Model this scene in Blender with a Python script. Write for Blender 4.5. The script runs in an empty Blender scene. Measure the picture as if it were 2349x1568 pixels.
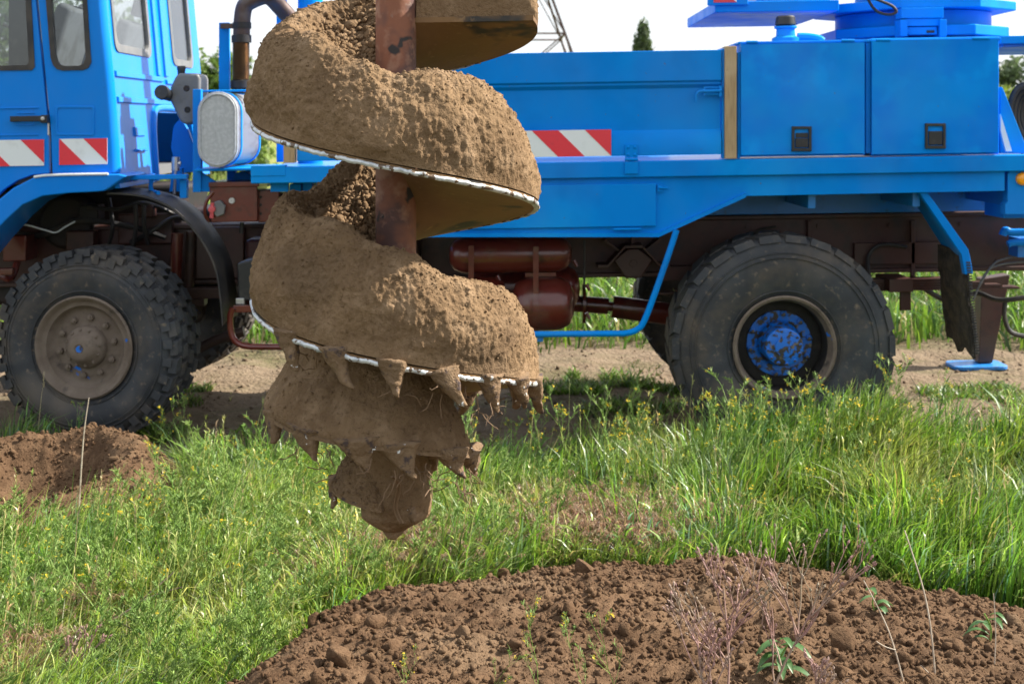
import bpy, bmesh, math, random
import numpy as np
from mathutils import Vector, Matrix
from mathutils.geometry import delaunay_2d_cdt

sc = bpy.context.scene
col = sc.collection
R_ = math.radians
random.seed(7)
RNG = np.random.default_rng(11)

# ------------------------------------------------------------------ camera, sky, sun, exposure
F, UC, VH, H = 3132.0, 1174.5, 284.0, 1.78       # focal length, centre column, horizon row (photo pixels), eye height
cam_d = bpy.data.cameras.new('camera'); cam = bpy.data.objects.new('camera', cam_d); col.objects.link(cam)
cam.location = (0, 0, H); cam.rotation_euler = (R_(90), 0, 0)
cam_d.sensor_width = 36.0; cam_d.lens = 48.0
cam_d.shift_y = -500.0 / 2349.0
cam_d.clip_end = 3000; cam_d.clip_start = 0.05
cam_d.dof.use_dof = True; cam_d.dof.focus_distance = 3.85; cam_d.dof.aperture_fstop = 6.3
sc.camera = cam

SUN_EL, SUN_AZ = R_(40), R_(77)                  # azimuth from +Y (away from the camera) towards +X (right)
w = bpy.data.worlds.new('World'); sc.world = w; w.use_nodes = True
nt = w.node_tree; nt.nodes.clear()
wo = nt.nodes.new('ShaderNodeOutputWorld'); bg = nt.nodes.new('ShaderNodeBackground')
sky = nt.nodes.new('ShaderNodeTexSky'); sky.sky_type = 'NISHITA'; sky.sun_disc = False
sky.sun_elevation = SUN_EL; sky.sun_rotation = SUN_AZ; sky.dust_density = 2.5; sky.air_density = 1.0
tc = nt.nodes.new('ShaderNodeTexCoord'); mp = nt.nodes.new('ShaderNodeMapping'); mp.inputs['Scale'].default_value = (1, 1, 3.2)
no = nt.nodes.new('ShaderNodeTexNoise'); no.inputs['Scale'].default_value = 2.3; no.inputs['Detail'].default_value = 2.5; no.inputs['Roughness'].default_value = .55
cr = nt.nodes.new('ShaderNodeValToRGB'); cr.color_ramp.elements[0].position = .33; cr.color_ramp.elements[1].position = .62
cr.color_ramp.elements[0].color = (.55, .55, .55, 1); cr.color_ramp.elements[1].color = (1, 1, 1, 1)
mx = nt.nodes.new('ShaderNodeMix'); mx.data_type = 'RGBA'
mx.inputs['B'].default_value = (5.0, 5.15, 5.4, 1)                      # thin white cloud over the whole sky
nt.links.new(tc.outputs['Generated'], mp.inputs['Vector']); nt.links.new(mp.outputs['Vector'], no.inputs['Vector'])
nt.links.new(no.outputs['Fac'], cr.inputs['Fac']); nt.links.new(cr.outputs['Color'], mx.inputs['Factor'])
nt.links.new(sky.outputs['Color'], mx.inputs['A']); nt.links.new(mx.outputs['Result'], bg.inputs['Color'])
bg.inputs['Strength'].default_value = 0.10
nt.links.new(bg.outputs['Background'], wo.inputs['Surface'])

sun_d = bpy.data.lights.new('sun', 'SUN'); sun_d.energy = 5.0; sun_d.angle = R_(0.9); sun_d.color = (1.0, .93, .82)
sun = bpy.data.objects.new('sun', sun_d); col.objects.link(sun)
sdir = Vector((math.cos(SUN_EL) * math.sin(SUN_AZ), math.cos(SUN_EL) * math.cos(SUN_AZ), math.sin(SUN_EL)))
sun.rotation_euler = sdir.to_track_quat('Z', 'Y').to_euler(); sun.location = sdir * 30
vs = sc.view_settings
vs.view_transform = 'Standard'; vs.look = 'None'; vs.gamma = 1; vs.exposure = 1.3; vs.use_curve_mapping = False
sc.render.engine = 'CYCLES'
sc.cycles.use_denoising = True
sc.cycles.use_adaptive_sampling = True; sc.cycles.adaptive_threshold = .02; sc.cycles.max_bounces = 5; sc.cycles.diffuse_bounces = 3; sc.cycles.glossy_bounces = 3; sc.cycles.transparent_max_bounces = 12

# ------------------------------------------------------------------ numpy noise
def _hash(ix, iy, iz, seed):
    h = (ix.astype(np.int64) * 374761393 + iy.astype(np.int64) * 668265263 + iz.astype(np.int64) * 2147483647 + seed * 1274126177) & 0xFFFFFFFF
    h = ((h ^ (h >> 13)) * 1274126177) & 0xFFFFFFFF
    h = ((h ^ (h >> 16)) * 2246822519) & 0xFFFFFFFF
    return ((h ^ (h >> 15)) & 0xFFFF) / 32767.5 - 1.0
def vnoise(p, seed=0):
    p = np.asarray(p, float); i = np.floor(p); f = p - i; f = f * f * f * (f * (f * 6 - 15) + 10)
    ix, iy, iz = i[..., 0], i[..., 1], i[..., 2]; r = 0
    for dx in (0, 1):
        wx = f[..., 0] if dx else 1 - f[..., 0]
        for dy in (0, 1):
            wy = f[..., 1] if dy else 1 - f[..., 1]
            for dz in (0, 1):
                wz = f[..., 2] if dz else 1 - f[..., 2]
                r = r + wx * wy * wz * _hash(ix + dx, iy + dy, iz + dz, seed)
    return r
def fbm(p, scale, octaves=4, seed=0, gain=.5):
    p = np.asarray(p, float) * scale; a = 1.0; r = 0
    for k in range(octaves):
        r = r + a * vnoise(p + k * 17.3, seed + k); p = p * 2.03; a *= gain
    return r

# ------------------------------------------------------------------ materials
def ramp_noise(nt, scale, lo, hi, detail=4, rough=.6, coord=None, stretch=None):
    n = nt.nodes.new('ShaderNodeTexNoise'); n.inputs['Scale'].default_value = scale; n.inputs['Detail'].default_value = detail; n.inputs['Roughness'].default_value = rough
    src = coord
    if stretch:
        m = nt.nodes.new('ShaderNodeMapping'); m.inputs['Scale'].default_value = stretch
        nt.links.new(coord, m.inputs['Vector']); src = m.outputs['Vector']
    nt.links.new(src, n.inputs['Vector'])
    mr = nt.nodes.new('ShaderNodeMapRange'); mr.inputs['From Min'].default_value = lo; mr.inputs['From Max'].default_value = hi
    nt.links.new(n.outputs['Fac'], mr.inputs['Value'])
    return mr.outputs['Result']
def mat(name, base, rough=.5, metal=0.0, layers=(), bumps=(), coat=0.0, spec=.5, rough_var=None, attr=None, transl=0.0, coords='Object'):
    """layers: (colour, scale, lo, hi[, stretch]) mixed in turn; bumps: (scale, strength, distance)"""
    m = bpy.data.materials.new(name); m.use_nodes = True; nt = m.node_tree; b = nt.nodes['Principled BSDF']
    tcn = nt.nodes.new('ShaderNodeTexCoord'); co = nt.nodes.new('ShaderNodeNewGeometry').outputs['Position'] if coords == 'World' else tcn.outputs[coords]
    b.inputs['Roughness'].default_value = rough; b.inputs['Metallic'].default_value = metal
    b.inputs['Specular IOR Level'].default_value = spec; b.inputs['Coat Weight'].default_value = coat; b.inputs['Coat Roughness'].default_value = .12
    cur = None
    if attr:
        a = nt.nodes.new('ShaderNodeAttribute'); a.attribute_name = attr; cur = a.outputs['Color']
    else:
        rgb = nt.nodes.new('ShaderNodeRGB'); rgb.outputs[0].default_value = (*base, 1); cur = rgb.outputs[0]
    for L in layers:
        fac = ramp_noise(nt, L[1], L[2], L[3], 3, .6, co, L[4] if len(L) > 4 else None)
        mixn = nt.nodes.new('ShaderNodeMix'); mixn.data_type = 'RGBA'
        if len(L) > 5:
            mu = nt.nodes.new('ShaderNodeMath'); mu.operation = 'MULTIPLY'; mu.inputs[1].default_value = L[5]; nt.links.new(fac, mu.inputs[0]); fac = mu.outputs[0]
        nt.links.new(fac, mixn.inputs['Factor']); nt.links.new(cur, mixn.inputs['A']); mixn.inputs['B'].default_value = (*L[0], 1)
        cur = mixn.outputs['Result']
    nt.links.new(cur, b.inputs['Base Color'])
    if rough_var:
        fac = ramp_noise(nt, rough_var[0], .35, .65, 4, .6, co)
        mr = nt.nodes.new('ShaderNodeMapRange'); mr.inputs['To Min'].default_value = rough_var[1]; mr.inputs['To Max'].default_value = rough_var[2]
        nt.links.new(fac, mr.inputs['Value']); nt.links.new(mr.outputs['Result'], b.inputs['Roughness'])
    nrm = None
    for s, st, dist in bumps:
        n = nt.nodes.new('ShaderNodeTexNoise'); n.inputs['Scale'].default_value = s; n.inputs['Detail'].default_value = 2; n.inputs['Roughness'].default_value = .6
        nt.links.new(co, n.inputs['Vector'])
        bp = nt.nodes.new('ShaderNodeBump'); bp.inputs['Strength'].default_value = st; bp.inputs['Distance'].default_value = dist
        nt.links.new(n.outputs['Fac'], bp.inputs['Height'])
        if nrm: nt.links.new(nrm, bp.inputs['Normal'])
        nrm = bp.outputs['Normal']
    if nrm: nt.links.new(nrm, b.inputs['Normal'])
    if transl > 0:
        out = nt.nodes['Material Output']; tr = nt.nodes.new('ShaderNodeBsdfTranslucent'); ms = nt.nodes.new('ShaderNodeMixShader')
        ms.inputs[0].default_value = transl
        nt.links.new(cur, tr.inputs['Color']); nt.links.new(b.outputs[0], ms.inputs[1]); nt.links.new(tr.outputs[0], ms.inputs[2]); nt.links.new(ms.outputs[0], out.inputs['Surface'])
    return m
MT = {}
MT['blue'] = mat('blue_paint', (.0, .215, .71), .38, 0, [((.0, .28, .78), 1.3, .48, .72), ((.0, .18, .62), 3.1, .48, .75), ((.15, .085, .05), 55, .735, .75), ((.22, .23, .24), 2.4, .42, .8, (1, 1, .5), .10), ((.03, .11, .30), 38, .72, .8)], [(1.7, .14, .03), (120, .03, .002)], coat=.02, spec=.06, rough_var=(4, .30, .46))
MT['blue_cabinet'] = mat('blue_cabinet_paint', (.0, .25, .78), .4, 0, [((.0, .195, .76), 2.6, .44, .64), ((.0, .31, .88), 4.1, .55, .75), ((.15, .085, .05), 55, .735, .75), ((.22, .23, .24), 2.4, .42, .8, (1, 1, .5), .10), ((.03, .13, .34), 45, .73, .8)], [(120, .03, .002)], coat=.02, spec=.06, rough_var=(4, .32, .48))  # lighter and darker blue layers paint in the uneven shading of the dents
MT['blue_cab'] = mat('blue_cab_paint', (.0, .205, .73), .27, 0, [((.22, .23, .24), 2.4, .42, .8, (1, 1, .5), .10), ((.02, .11, .42), 22, .68, .8)], [(1.8, .08, .02)], coat=.05, spec=.12)
MT['blue_frame'] = mat('blue_frame_paint', (.0, .185, .58), .45, 0, [((.15, .085, .05), 55, .735, .75), ((.22, .23, .24), 2.4, .42, .8, (1, 1, .5), .10), ((.02, .06, .16), 14, .6, .75), ((.11, .07, .05), 30, .68, .76)], [(40, .12, .003)], coat=.2)
MT['oxide'] = mat('oxide_red_paint', (.12, .020, .013), .28, 0, [((.13, .075, .05), 5, .52, .8), ((.035, .012, .01), 11, .56, .75)], [(35, .15, .004)], coat=.4)
MT['oxide_dusty'] = mat('oxide_red_dusty_frame', (.055, .014, .010), .5, 0, [((.058, .034, .022), 2.4, .42, .7), ((.014, .010, .009), 7, .5, .75)], [(40, .25, .004)])
MT['rubber'] = mat('tyre_rubber', (.026, .029, .034), .75, 0, [((.085, .069, .053), 5.5, .45, .75), ((.042, .049, .058), 3.2, .45, .7), ((.15, .118, .085), 26, .6, .76), ((.11, .09, .07), 1.6, .54, .72)], [(60, .35, .004), (9, .2, .01)])
MT['black_rubber'] = mat('black_rubber', (.02, .02, .022), .55, 0, [((.075, .062, .05), 6, .45, .8)], [(50, .2, .003)])
MT['mud_rubber'] = mat('mud_caked_rubber', (.025, .022, .02), .85, 0, [((.07, .055, .04), 16, .42, .62)], [(60, 1.0, .012)])
MT['rim_dust'] = mat('dusty_rim', (.125, .095, .072), .8, 0, [((.17, .135, .105), 9, .4, .7), ((.05, .04, .032), 14, .58, .75), ((.0, .14, .6), 7, .69, .72)], [(70, .4, .004)])
MT['hub_blue'] = mat('chipped_blue_hub', (.002, .13, .55), .45, 0, [((.03, .026, .024), 20, .51, .545), ((.13, .108, .085), 34, .58, .66)], [(70, .3, .003)])
MT['hub_inner'] = mat('dark_rim_inside', (.018, .016, .015), .8, 0, [((.04, .032, .026), 9, .5, .75)], [(60, .3, .003)])
MT['black'] = mat('black_plastic', (.014, .015, .017), .42, 0, [((.05, .047, .042), 20, .55, .8)], [(120, .1, .001)])
MT['dark'] = mat('dark_machinery', (.009, .008, .008), .6, 0, [((.028, .012, .010), 5, .5, .7)], [(25, .3, .006)])
MT['grey_plastic'] = mat('grey_plastic', (.12, .125, .13), .45, 0, [((.19, .185, .175), 6, .45, .75), ((.06, .055, .05), 15, .62, .8)], [(80, .12, .002)])
MT['galv'] = mat('galvanised_steel', (.40, .42, .44), .5, .3, [((.47, .49, .51), 55, .45, .6), ((.16, .16, .165), 7, .62, .78, (6, 1, 1)), ((.22, .2, .18), 4, .6, .8)], [(60, .1, .002)])
MT['alu'] = mat('dull_aluminium', (.20, .205, .21), .45, .25, [((.12, .105, .095), 4, .5, .75, (1, 1, 5))], [(20, .08, .004)])
MT['steel'] = mat('bare_steel', (.5, .5, .5), .35, .9)
MT['exhaust'] = mat('rusty_exhaust', (.07, .045, .04), .5, .4, [((.11, .055, .035), 6, .45, .7), ((.16, .14, .13), 5, .6, .8)], [(50, .2, .003)])
MT['bellows'] = mat('heat_tinted_bellows', (.24, .15, .08), .36, .75, [((.08, .06, .06), 6, .5, .75), ((.4, .27, .15), 9, .55, .8)])
MT['clamp'] = mat('dark_clamp', (.03, .028, .028), .5, .5)
MT['wood'] = mat('weathered_pine', (.40, .285, .155), .75, 0, [((.27, .18, .09), 9, .45, .7, (14, 14, 1)), ((.16, .1, .05), 26, .68, .75), ((.48, .37, .23), 4, .5, .8)], [(30, .25, .003)])
MT['red_sticker'] = mat('red_reflective', (.70, .025, .045), .3, 0, [((.55, .03, .05), 12, .6, .8)], coat=.2)
MT['white_sticker'] = mat('white_reflective', (.72, .77, .79), .3, 0, [((.58, .62, .63), 8, .55, .8)], coat=.2)
MT['orange'] = mat('amber_lens', (.9, .33, .0), .2, 0, coat=.6)
MT['pink'] = mat('red_lever', (.55, .08, .09), .4)
MT['seat'] = mat('grey_seat_cloth', (.10, .11, .125), .9, 0, [((.06, .065, .07), 8, .45, .65)])
MT['cabin'] = mat('cabin_trim', (.13, .135, .14), .7)
MT['shaft'] = mat('rusty_shaft', (.22, .085, .045), .7, .05, [((.10, .05, .042), 6, .46, .58), ((.29, .155, .10), 14, .52, .66), ((.025, .022, .022), 8, .60, .64), ((.24, .17, .13), 30, .66, .78)], [(30, .3, .004), (140, .25, .001)])
MT['flight'] = mat('rusty_flight_plate', (.19, .105, .038), .62, .1, [((.15, .08, .03), 6, .42, .66), ((.03, .028, .025), 3.6, .56, .63), ((.26, .16, .07), 24, .6, .75)], [(30, .25, .004), (160, .3, .001)])
MT['edge'] = mat('worn_white_edge', (.58, .61, .62), .34, .3, [((.42, .46, .49), 45, .5, .62), ((.13, .09, .06), 24, .535, .56)], [(90, .5, .004)])
MT['tooth'] = mat('soil_caked_tooth', (.165, .108, .062), .9, 0, [((.22, .15, .09), 24, .45, .7), ((.07, .052, .048), 34, .55, .66), ((.62, .64, .64), 46, .69, .715)], [(90, .9, .008), (330, .6, .003)], coords='World', spec=.2)
soil_b = [(110, .8, .007), (380, .7, .003)]
MT['soil'] = mat('pale_brown_soil', (.205, .135, .076), .95, 0, [((.155, .100, .056), 4, .42, .6), ((.26, .178, .108), 14, .5, .72), ((.115, .074, .041), 80, .55, .75), ((.10, .066, .04), 2.2, .58, .68, None, .6)], soil_b, spec=.1, coords='World')
MT['mound'] = mat('reddish_brown_soil', (.124, .075, .043), .95, 0, [((.085, .050, .028), 4, .42, .6), ((.15, .094, .054), 13, .5, .72), ((.06, .034, .019), 80, .5, .72), ((.17, .115, .07), 2.5, .55, .7, None, .6)], soil_b, spec=.1, coords='World')
MT['track'] = mat('track_dirt', (.17, .125, .085), .95, 0, [((.12, .088, .06), 30, .45, .65)], [(200, .5, .003)], spec=.1, coords='World')
MT['root'] = mat('dry_root', (.16, .10, .055), .85)
MT['dry'] = mat('dry_stalk', (.42, .36, .28), .8, 0, [((.26, .2, .15), 30, .45, .7)])
MT['pink_weed'] = mat('pinkish_dry_weed', (.36, .215, .19), .75, 0, [((.26, .25, .15), 7, .45, .65), ((.42, .29, .25), 14, .5, .7)], transl=.2)
MT['grass'] = mat('grass_blades', (0, 0, 0), .38, 0, attr='col', transl=.45, spec=.6)
MT['weed'] = mat('weed_stems', (.26, .39, .085), .55, 0, [((.14, .27, .05), 8, .42, .66), ((.40, .46, .17), 13, .55, .75)], transl=.3)
MT['yellow'] = mat('yellow_petals', (.75, .55, .02), .6, 0, transl=.35)
MT['leaf'] = mat('broad_leaf', (.075, .17, .045), .42, 0, [((.13, .24, .10), 12, .45, .7), ((.05, .12, .03), 20, .5, .7)], transl=.35)
MT['leaf_blue'] = mat('blue_green_leaf', (.13, .22, .15), .45, 0, [((.2, .3, .2), 14, .45, .7)], transl=.3)
MT['bark'] = mat('bark', (.09, .065, .045), .9, 0, [((.05, .035, .025), 20, .45, .65)], [(40, .5, .01)])
MT['foliage'] = mat('tree_foliage', (0, 0, 0), .55, 0, attr='col', transl=.35)
MT['pylon'] = mat('rusty_lattice_steel', (.11, .065, .055), .7, .2, [((.06, .04, .035), 3, .45, .65)])
def glass(name, tint):
    m = bpy.data.materials.new(name); m.use_nodes = True; nt = m.node_tree; nt.nodes.remove(nt.nodes['Principled BSDF'])
    out = nt.nodes['Material Output']; t = nt.nodes.new('ShaderNodeBsdfTransparent'); t.inputs[0].default_value = (*tint, 1)
    g = nt.nodes.new('ShaderNodeBsdfGlossy'); g.inputs['Roughness'].default_value = .02
    lw = nt.nodes.new('ShaderNodeLayerWeight'); lw.inputs['Blend'].default_value = .5
    pw_ = nt.nodes.new('ShaderNodeMath'); pw_.operation = 'POWER'; pw_.inputs[1].default_value = 3.0; nt.links.new(lw.outputs['Facing'], pw_.inputs[0])
    fr = nt.nodes.new('ShaderNodeMath'); fr.operation = 'MULTIPLY_ADD'; fr.inputs[1].default_value = .6; fr.inputs[2].default_value = .06; nt.links.new(pw_.outputs[0], fr.inputs[0])
    ms = nt.nodes.new('ShaderNodeMixShader'); nt.links.new(fr.outputs[0], ms.inputs[0]); nt.links.new(t.outputs[0], ms.inputs[1]); nt.links.new(g.outputs[0], ms.inputs[2])
    nt.links.new(ms.outputs[0], out.inputs['Surface']); return m
MT['glass'] = glass('window_glass', (.90, .92, .92))

# ------------------------------------------------------------------ mesh helpers
def tag(o, label=None, cat=None, group=None, kind=None):
    if label: o['label'] = label
    if cat: o['category'] = cat
    if group: o['group'] = group
    if kind: o['kind'] = kind
    return o
def empty(name, loc, parent=None):
    o = bpy.data.objects.new(name, None); o.location = loc; o.empty_display_size = .1; col.objects.link(o)
    if parent: o.parent = parent
    return o
def mesh_np(name, V, Q=None, T=None, colr=None, smooth=False):
    me = bpy.data.meshes.new(name); V = np.asarray(V, np.float32).reshape(-1, 3)
    me.vertices.add(len(V)); me.vertices.foreach_set('co', V.ravel())
    li, ls = [], []; n = 0
    if Q is not None and len(Q):
        Q = np.asarray(Q, np.int32); li.append(Q.ravel()); ls.append(np.arange(len(Q), dtype=np.int32) * 4); n = Q.size
    if T is not None and len(T):
        T = np.asarray(T, np.int32); li.append(T.ravel()); ls.append(n + np.arange(len(T), dtype=np.int32) * 3)
    li = np.concatenate(li); ls = np.concatenate(ls)
    me.loops.add(len(li)); me.loops.foreach_set('vertex_index', li)
    me.polygons.add(len(ls)); me.polygons.foreach_set('loop_start', ls)
    if smooth: me.polygons.foreach_set('use_smooth', np.ones(len(ls), bool))
    me.update(calc_edges=True)
    if colr is not None:
        a = me.color_attributes.new('col', 'FLOAT_COLOR', 'POINT')
        c = np.ones((len(V), 4), np.float32); c[:, :3] = colr; a.data.foreach_set('color', c.ravel())
    return me
def link(name, me, m, parent=None, loc=(0, 0, 0)):
    o = bpy.data.objects.new(name, me); o.location = loc; col.objects.link(o)
    if m: me.materials.append(m)
    if parent: o.parent = parent
    return o
def grid_faces(nu, nv, wrap=False):
    i = np.arange(nu if wrap else nu - 1)[:, None]; j = np.arange(nv - 1)[None, :]; i2 = (i + 1) % nu
    return np.stack([i * nv + j, i2 * nv + j, i2 * nv + j + 1, i * nv + j + 1], -1).reshape(-1, 4)
def spath(pts, n=6):
    P = [Vector(p) for p in pts]; out = []
    for i in range(len(P) - 1):
        p0, p1, p2, p3 = P[max(i - 1, 0)], P[i], P[i + 1], P[min(i + 2, len(P) - 1)]
        for k in range(n):
            t = k / n
            out.append(.5 * ((2 * p1) + (-p0 + p2) * t + (2 * p0 - 5 * p1 + 4 * p2 - p3) * t * t + (-p0 + 3 * p1 - 3 * p2 + p3) * t ** 3))
    out.append(P[-1]); return out
class MB:
    def __init__(s): s.v, s.f = [], []
    def add(s, vs, fs):
        o = len(s.v); s.v += [tuple(q) for q in vs]; s.f += [tuple(i + o for i in f) for f in fs]; return s
    def box(s, x0, x1, y0, y1, z0, z1):
        if x0 > x1: x0, x1 = x1, x0
        if y0 > y1: y0, y1 = y1, y0
        if z0 > z1: z0, z1 = z1, z0
        return s.add([(x0, y0, z0), (x1, y0, z0), (x1, y1, z0), (x0, y1, z0), (x0, y0, z1), (x1, y0, z1), (x1, y1, z1), (x0, y1, z1)],
                     [(0, 3, 2, 1), (4, 5, 6, 7), (0, 1, 5, 4), (1, 2, 6, 5), (2, 3, 7, 6), (3, 0, 4, 7)])
    def prism(s, pts, a0, a1, axis='y'):
        n = len(pts)
        if axis == 'y': mk = lambda p, a: (p[0], a, p[1])
        elif axis == 'x': mk = lambda p, a: (a, p[0], p[1])
        else: mk = lambda p, a: (p[0], p[1], a)
        vs = [mk(p, a0) for p in pts] + [mk(p, a1) for p in pts]
        return s.add(vs, [tuple(range(n)), tuple(range(2 * n - 1, n - 1, -1))] + [(i, i + n, (i + 1) % n + n, (i + 1) % n) for i in range(n)])
    def tube(s, path, r, n=10, cap=True):
        P = [Vector(p) for p in path]; rs = r if hasattr(r, '__len__') else [r] * len(P); vs = []
        t = (P[1] - P[0]).normalized(); up = Vector((0, 0, 1)) if abs(t.z) < .9 else Vector((1, 0, 0)); a = t.cross(up).normalized()
        for i, p in enumerate(P):
            t = (P[min(i + 1, len(P) - 1)] - P[max(i - 1, 0)]).normalized()
            a = (a - t * a.dot(t)).normalized(); b = t.cross(a)
            for k in range(n):
                an = 2 * math.pi * k / n; vs.append(p + (a * math.cos(an) + b * math.sin(an)) * rs[i])
        fs = [(i * n + k, i * n + (k + 1) % n, (i + 1) * n + (k + 1) % n, (i + 1) * n + k) for i in range(len(P) - 1) for k in range(n)]
        if cap: fs += [tuple(range(n - 1, -1, -1)), tuple((len(P) - 1) * n + k for k in range(n))]
        return s.add(vs, fs)
    def cyl(s, p0, p1, r0, r1=None, n=20): return s.tube([p0, p1], [r0, r0 if r1 is None else r1], n)
    def lathe(s, prof, c=(0, 0, 0), n=48, axis='y', closed=False):
        vs = []
        for k in range(n):
            a = 2 * math.pi * k / n; ca, sa = math.cos(a), math.sin(a)
            for r, t in prof:
                q = (r * ca, t, r * sa) if axis == 'y' else (t, r * ca, r * sa) if axis == 'x' else (r * ca, r * sa, t)
                vs.append((c[0] + q[0], c[1] + q[1], c[2] + q[2]))
        m = len(prof); e = m if closed else m - 1
        fs = [(k * m + j, k * m + (j + 1) % m, ((k + 1) % n) * m + (j + 1) % m, ((k + 1) % n) * m + j) for k in range(n) for j in range(e)]
        return s.add(vs, fs)
    def plate(s, outline, holes, mapf, thick):
        """flat sheet with holes: 2D outline and hole loops, mapf(a, b) -> point, thick = offset vector"""
        pts = [Vector(p) for p in outline]; loops = [list(range(len(pts)))]
        for h in holes:
            loops.append(list(range(len(pts), len(pts) + len(h)))); pts += [Vector(p) for p in h]
        ed = [(l[i], l[(i + 1) % len(l)]) for l in loops for i in range(len(l))]
        r = delaunay_2d_cdt(pts, ed, [], 0, 1e-6); V, fa = r[0], r[2]
        def inside(p, poly):
            c = False
            for i in range(len(poly)):
                a, b = poly[i], poly[i - 1]
                if (a[1] > p[1]) != (b[1] > p[1]) and p[0] < (b[0] - a[0]) * (p[1] - a[1]) / (b[1] - a[1]) + a[0]: c = not c
            return c
        keep = []
        for f in fa:
            cx = sum(V[i][0] for i in f) / len(f); cy = sum(V[i][1] for i in f) / len(f)
            if inside((cx, cy), outline) and not any(inside((cx, cy), h) for h in holes): keep.append(tuple(f))
        A = [Vector(mapf(p[0], p[1])) for p in V]; t = Vector(thick); n = len(A)
        cnt = {}
        for f in keep:
            for i in range(len(f)):
                e = (f[i], f[(i + 1) % len(f)]); cnt[e] = cnt.get(e, 0) + 1
        fs = list(keep) + [tuple(i + n for i in reversed(f)) for f in keep]
        fs += [(b, a, a + n, b + n) for (a, b) in cnt if (b, a) not in cnt]
        return s.add(A + [p + t for p in A], fs)
    def mesh(s, name, off=(0, 0, 0), shear=0.0, smooth=True, ang=35):
        me = bpy.data.meshes.new(name)
        me.from_pydata([(x - off[0], y - off[1], z + shear * x - off[2]) for x, y, z in s.v], [], s.f); me.update()
        bm = bmesh.new(); bm.from_mesh(me); bmesh.ops.recalc_face_normals(bm, faces=bm.faces); bm.to_mesh(me); bm.free()
        if smooth:
            me.shade_smooth(); me.set_sharp_from_angle(angle=R_(ang))
        return me
    def build(s, name, m, parent=None, off=(0, 0, 0), shear=0.0, bevel=0.0, smooth=True, ang=35, loc=(0, 0, 0)):
        o = link(name, s.mesh(name, off, shear, smooth, ang), m, parent, loc)
        if bevel:
            b = o.modifiers.new('bevel', 'BEVEL'); b.width = bevel; b.segments = 2; b.limit_method = 'ANGLE'; b.angle_limit = R_(40); b.harden_normals = True
        return o
def rrect(x0, x1, z0, z1, r, n=4):
    out = []
    for cx, cz, a0 in ((x1 - r, z1 - r, 0), (x0 + r, z1 - r, 90), (x0 + r, z0 + r, 180), (x1 - r, z0 + r, 270)):
        for k in range(n + 1):
            a = R_(a0 + 90 * k / n); out.append((cx + r * math.cos(a), cz + r * math.sin(a)))
    return out

# ------------------------------------------------------------------ ground
def ground_z(x, y):
    x = np.asarray(x, float); y = np.asarray(y, float)
    p = np.stack([x, y, np.zeros_like(x)], -1)
    near = np.exp(-((y - 8) / 14.0) ** 2)
    road = np.clip((y - 7.2) / .5, 0, 1) * np.clip((11.5 - y) / .6, 0, 1)
    z = fbm(p, .7, 3, 3) * .025 * near + fbm(p, 4.0, 4, 5) * (.010 + .014 * road) * near - .022 * road * np.abs(fbm(p * np.array([.35, 1, 1]), 3.0, 3, 6)) * near
    for yy in (7.45, 9.4):                                       # wheel ruts
        z = z - .03 * np.exp(-((y - yy) / .22) ** 2)
    z = z + .075 * np.exp(-(((x + 2.3) / .6) ** 2 + ((y - 7.4) / .5) ** 2))  # hump the front wheel stands on
    return z
def axis_pts(lo, hi, step, far):
    f = np.arange(lo, hi + 1e-6, step); g = step * 1.5; a, b = [f[0]], [f[-1]]
    while b[-1] < far: g *= 1.35; b.append(b[-1] + g); a.append(a[-1] - g)
    return np.concatenate([a[:0:-1], f, b[1:]])
gx = axis_pts(-5.5, 5.5, .055, 900.0); gy = axis_pts(2.0, 14.0, .055, 900.0)
GX, GY = np.meshgrid(gx, gy, indexing='ij')
GZ = ground_z(GX, GY)
ground = link('ground', mesh_np('ground', np.stack([GX, GY, GZ], -1), grid_faces(len(gx), len(gy)), smooth=True), None)
tag(ground, kind='structure')
gm = bpy.data.materials.new('field_and_dirt_track'); gm.use_nodes = True; nt = gm.node_tree; b = nt.nodes['Principled BSDF']
b.inputs['Roughness'].default_value = .95; b.inputs['Specular IOR Level'].default_value = .1
tcn = nt.nodes.new('ShaderNodeTexCoord'); co = tcn.outputs['Object']
sep = nt.nodes.new('ShaderNodeSeparateXYZ'); nt.links.new(co, sep.inputs[0])
def mixc(fac, a, b_):
    m = nt.nodes.new('ShaderNodeMix'); m.data_type = 'RGBA'
    nt.links.new(fac, m.inputs['Factor'])
    for s, v in (('A', a), ('B', b_)):
        if isinstance(v, tuple): m.inputs[s].default_value = (*v, 1)
        else: nt.links.new(v, m.inputs[s])
    return m.outputs['Result']
def math_(op, a, b_=0.0):
    m = nt.nodes.new('ShaderNodeMath'); m.operation = op
    for i, v in enumerate((a, b_)):
        if isinstance(v, (int, float)): m.inputs[i].default_value = v
        else: nt.links.new(v, m.inputs[i])
    return m.outputs[0]
dirt = mixc(ramp_noise(nt, 3.5, .4, .68, 6, .65, co, (1, 2.5, 1)), (.21, .16, .11), (.145, .106, .071))
dirt = mixc(ramp_noise(nt, 1.1, .5, .68, 5, .65, co, (.6, 1.6, 1)), dirt, (.10, .095, .045))
dirt = mixc(ramp_noise(nt, 40, .5, .72, 5, .7, co), dirt, (.12, .085, .055))
turf = mixc(ramp_noise(nt, 6, .4, .65, 6, .6, co), (.085, .06, .035), (.06, .085, .025))
farc = mixc(ramp_noise(nt, .15, .35, .65, 5, .6, co), (.16, .21, .05), (.24, .24, .08))
wob = math_('MULTIPLY', math_('SUBTRACT', ramp_noise(nt, .9, 0, 1, 5, .65, co), .5), 2.4)
yy = math_('ADD', sep.outputs['Y'], wob)
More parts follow.
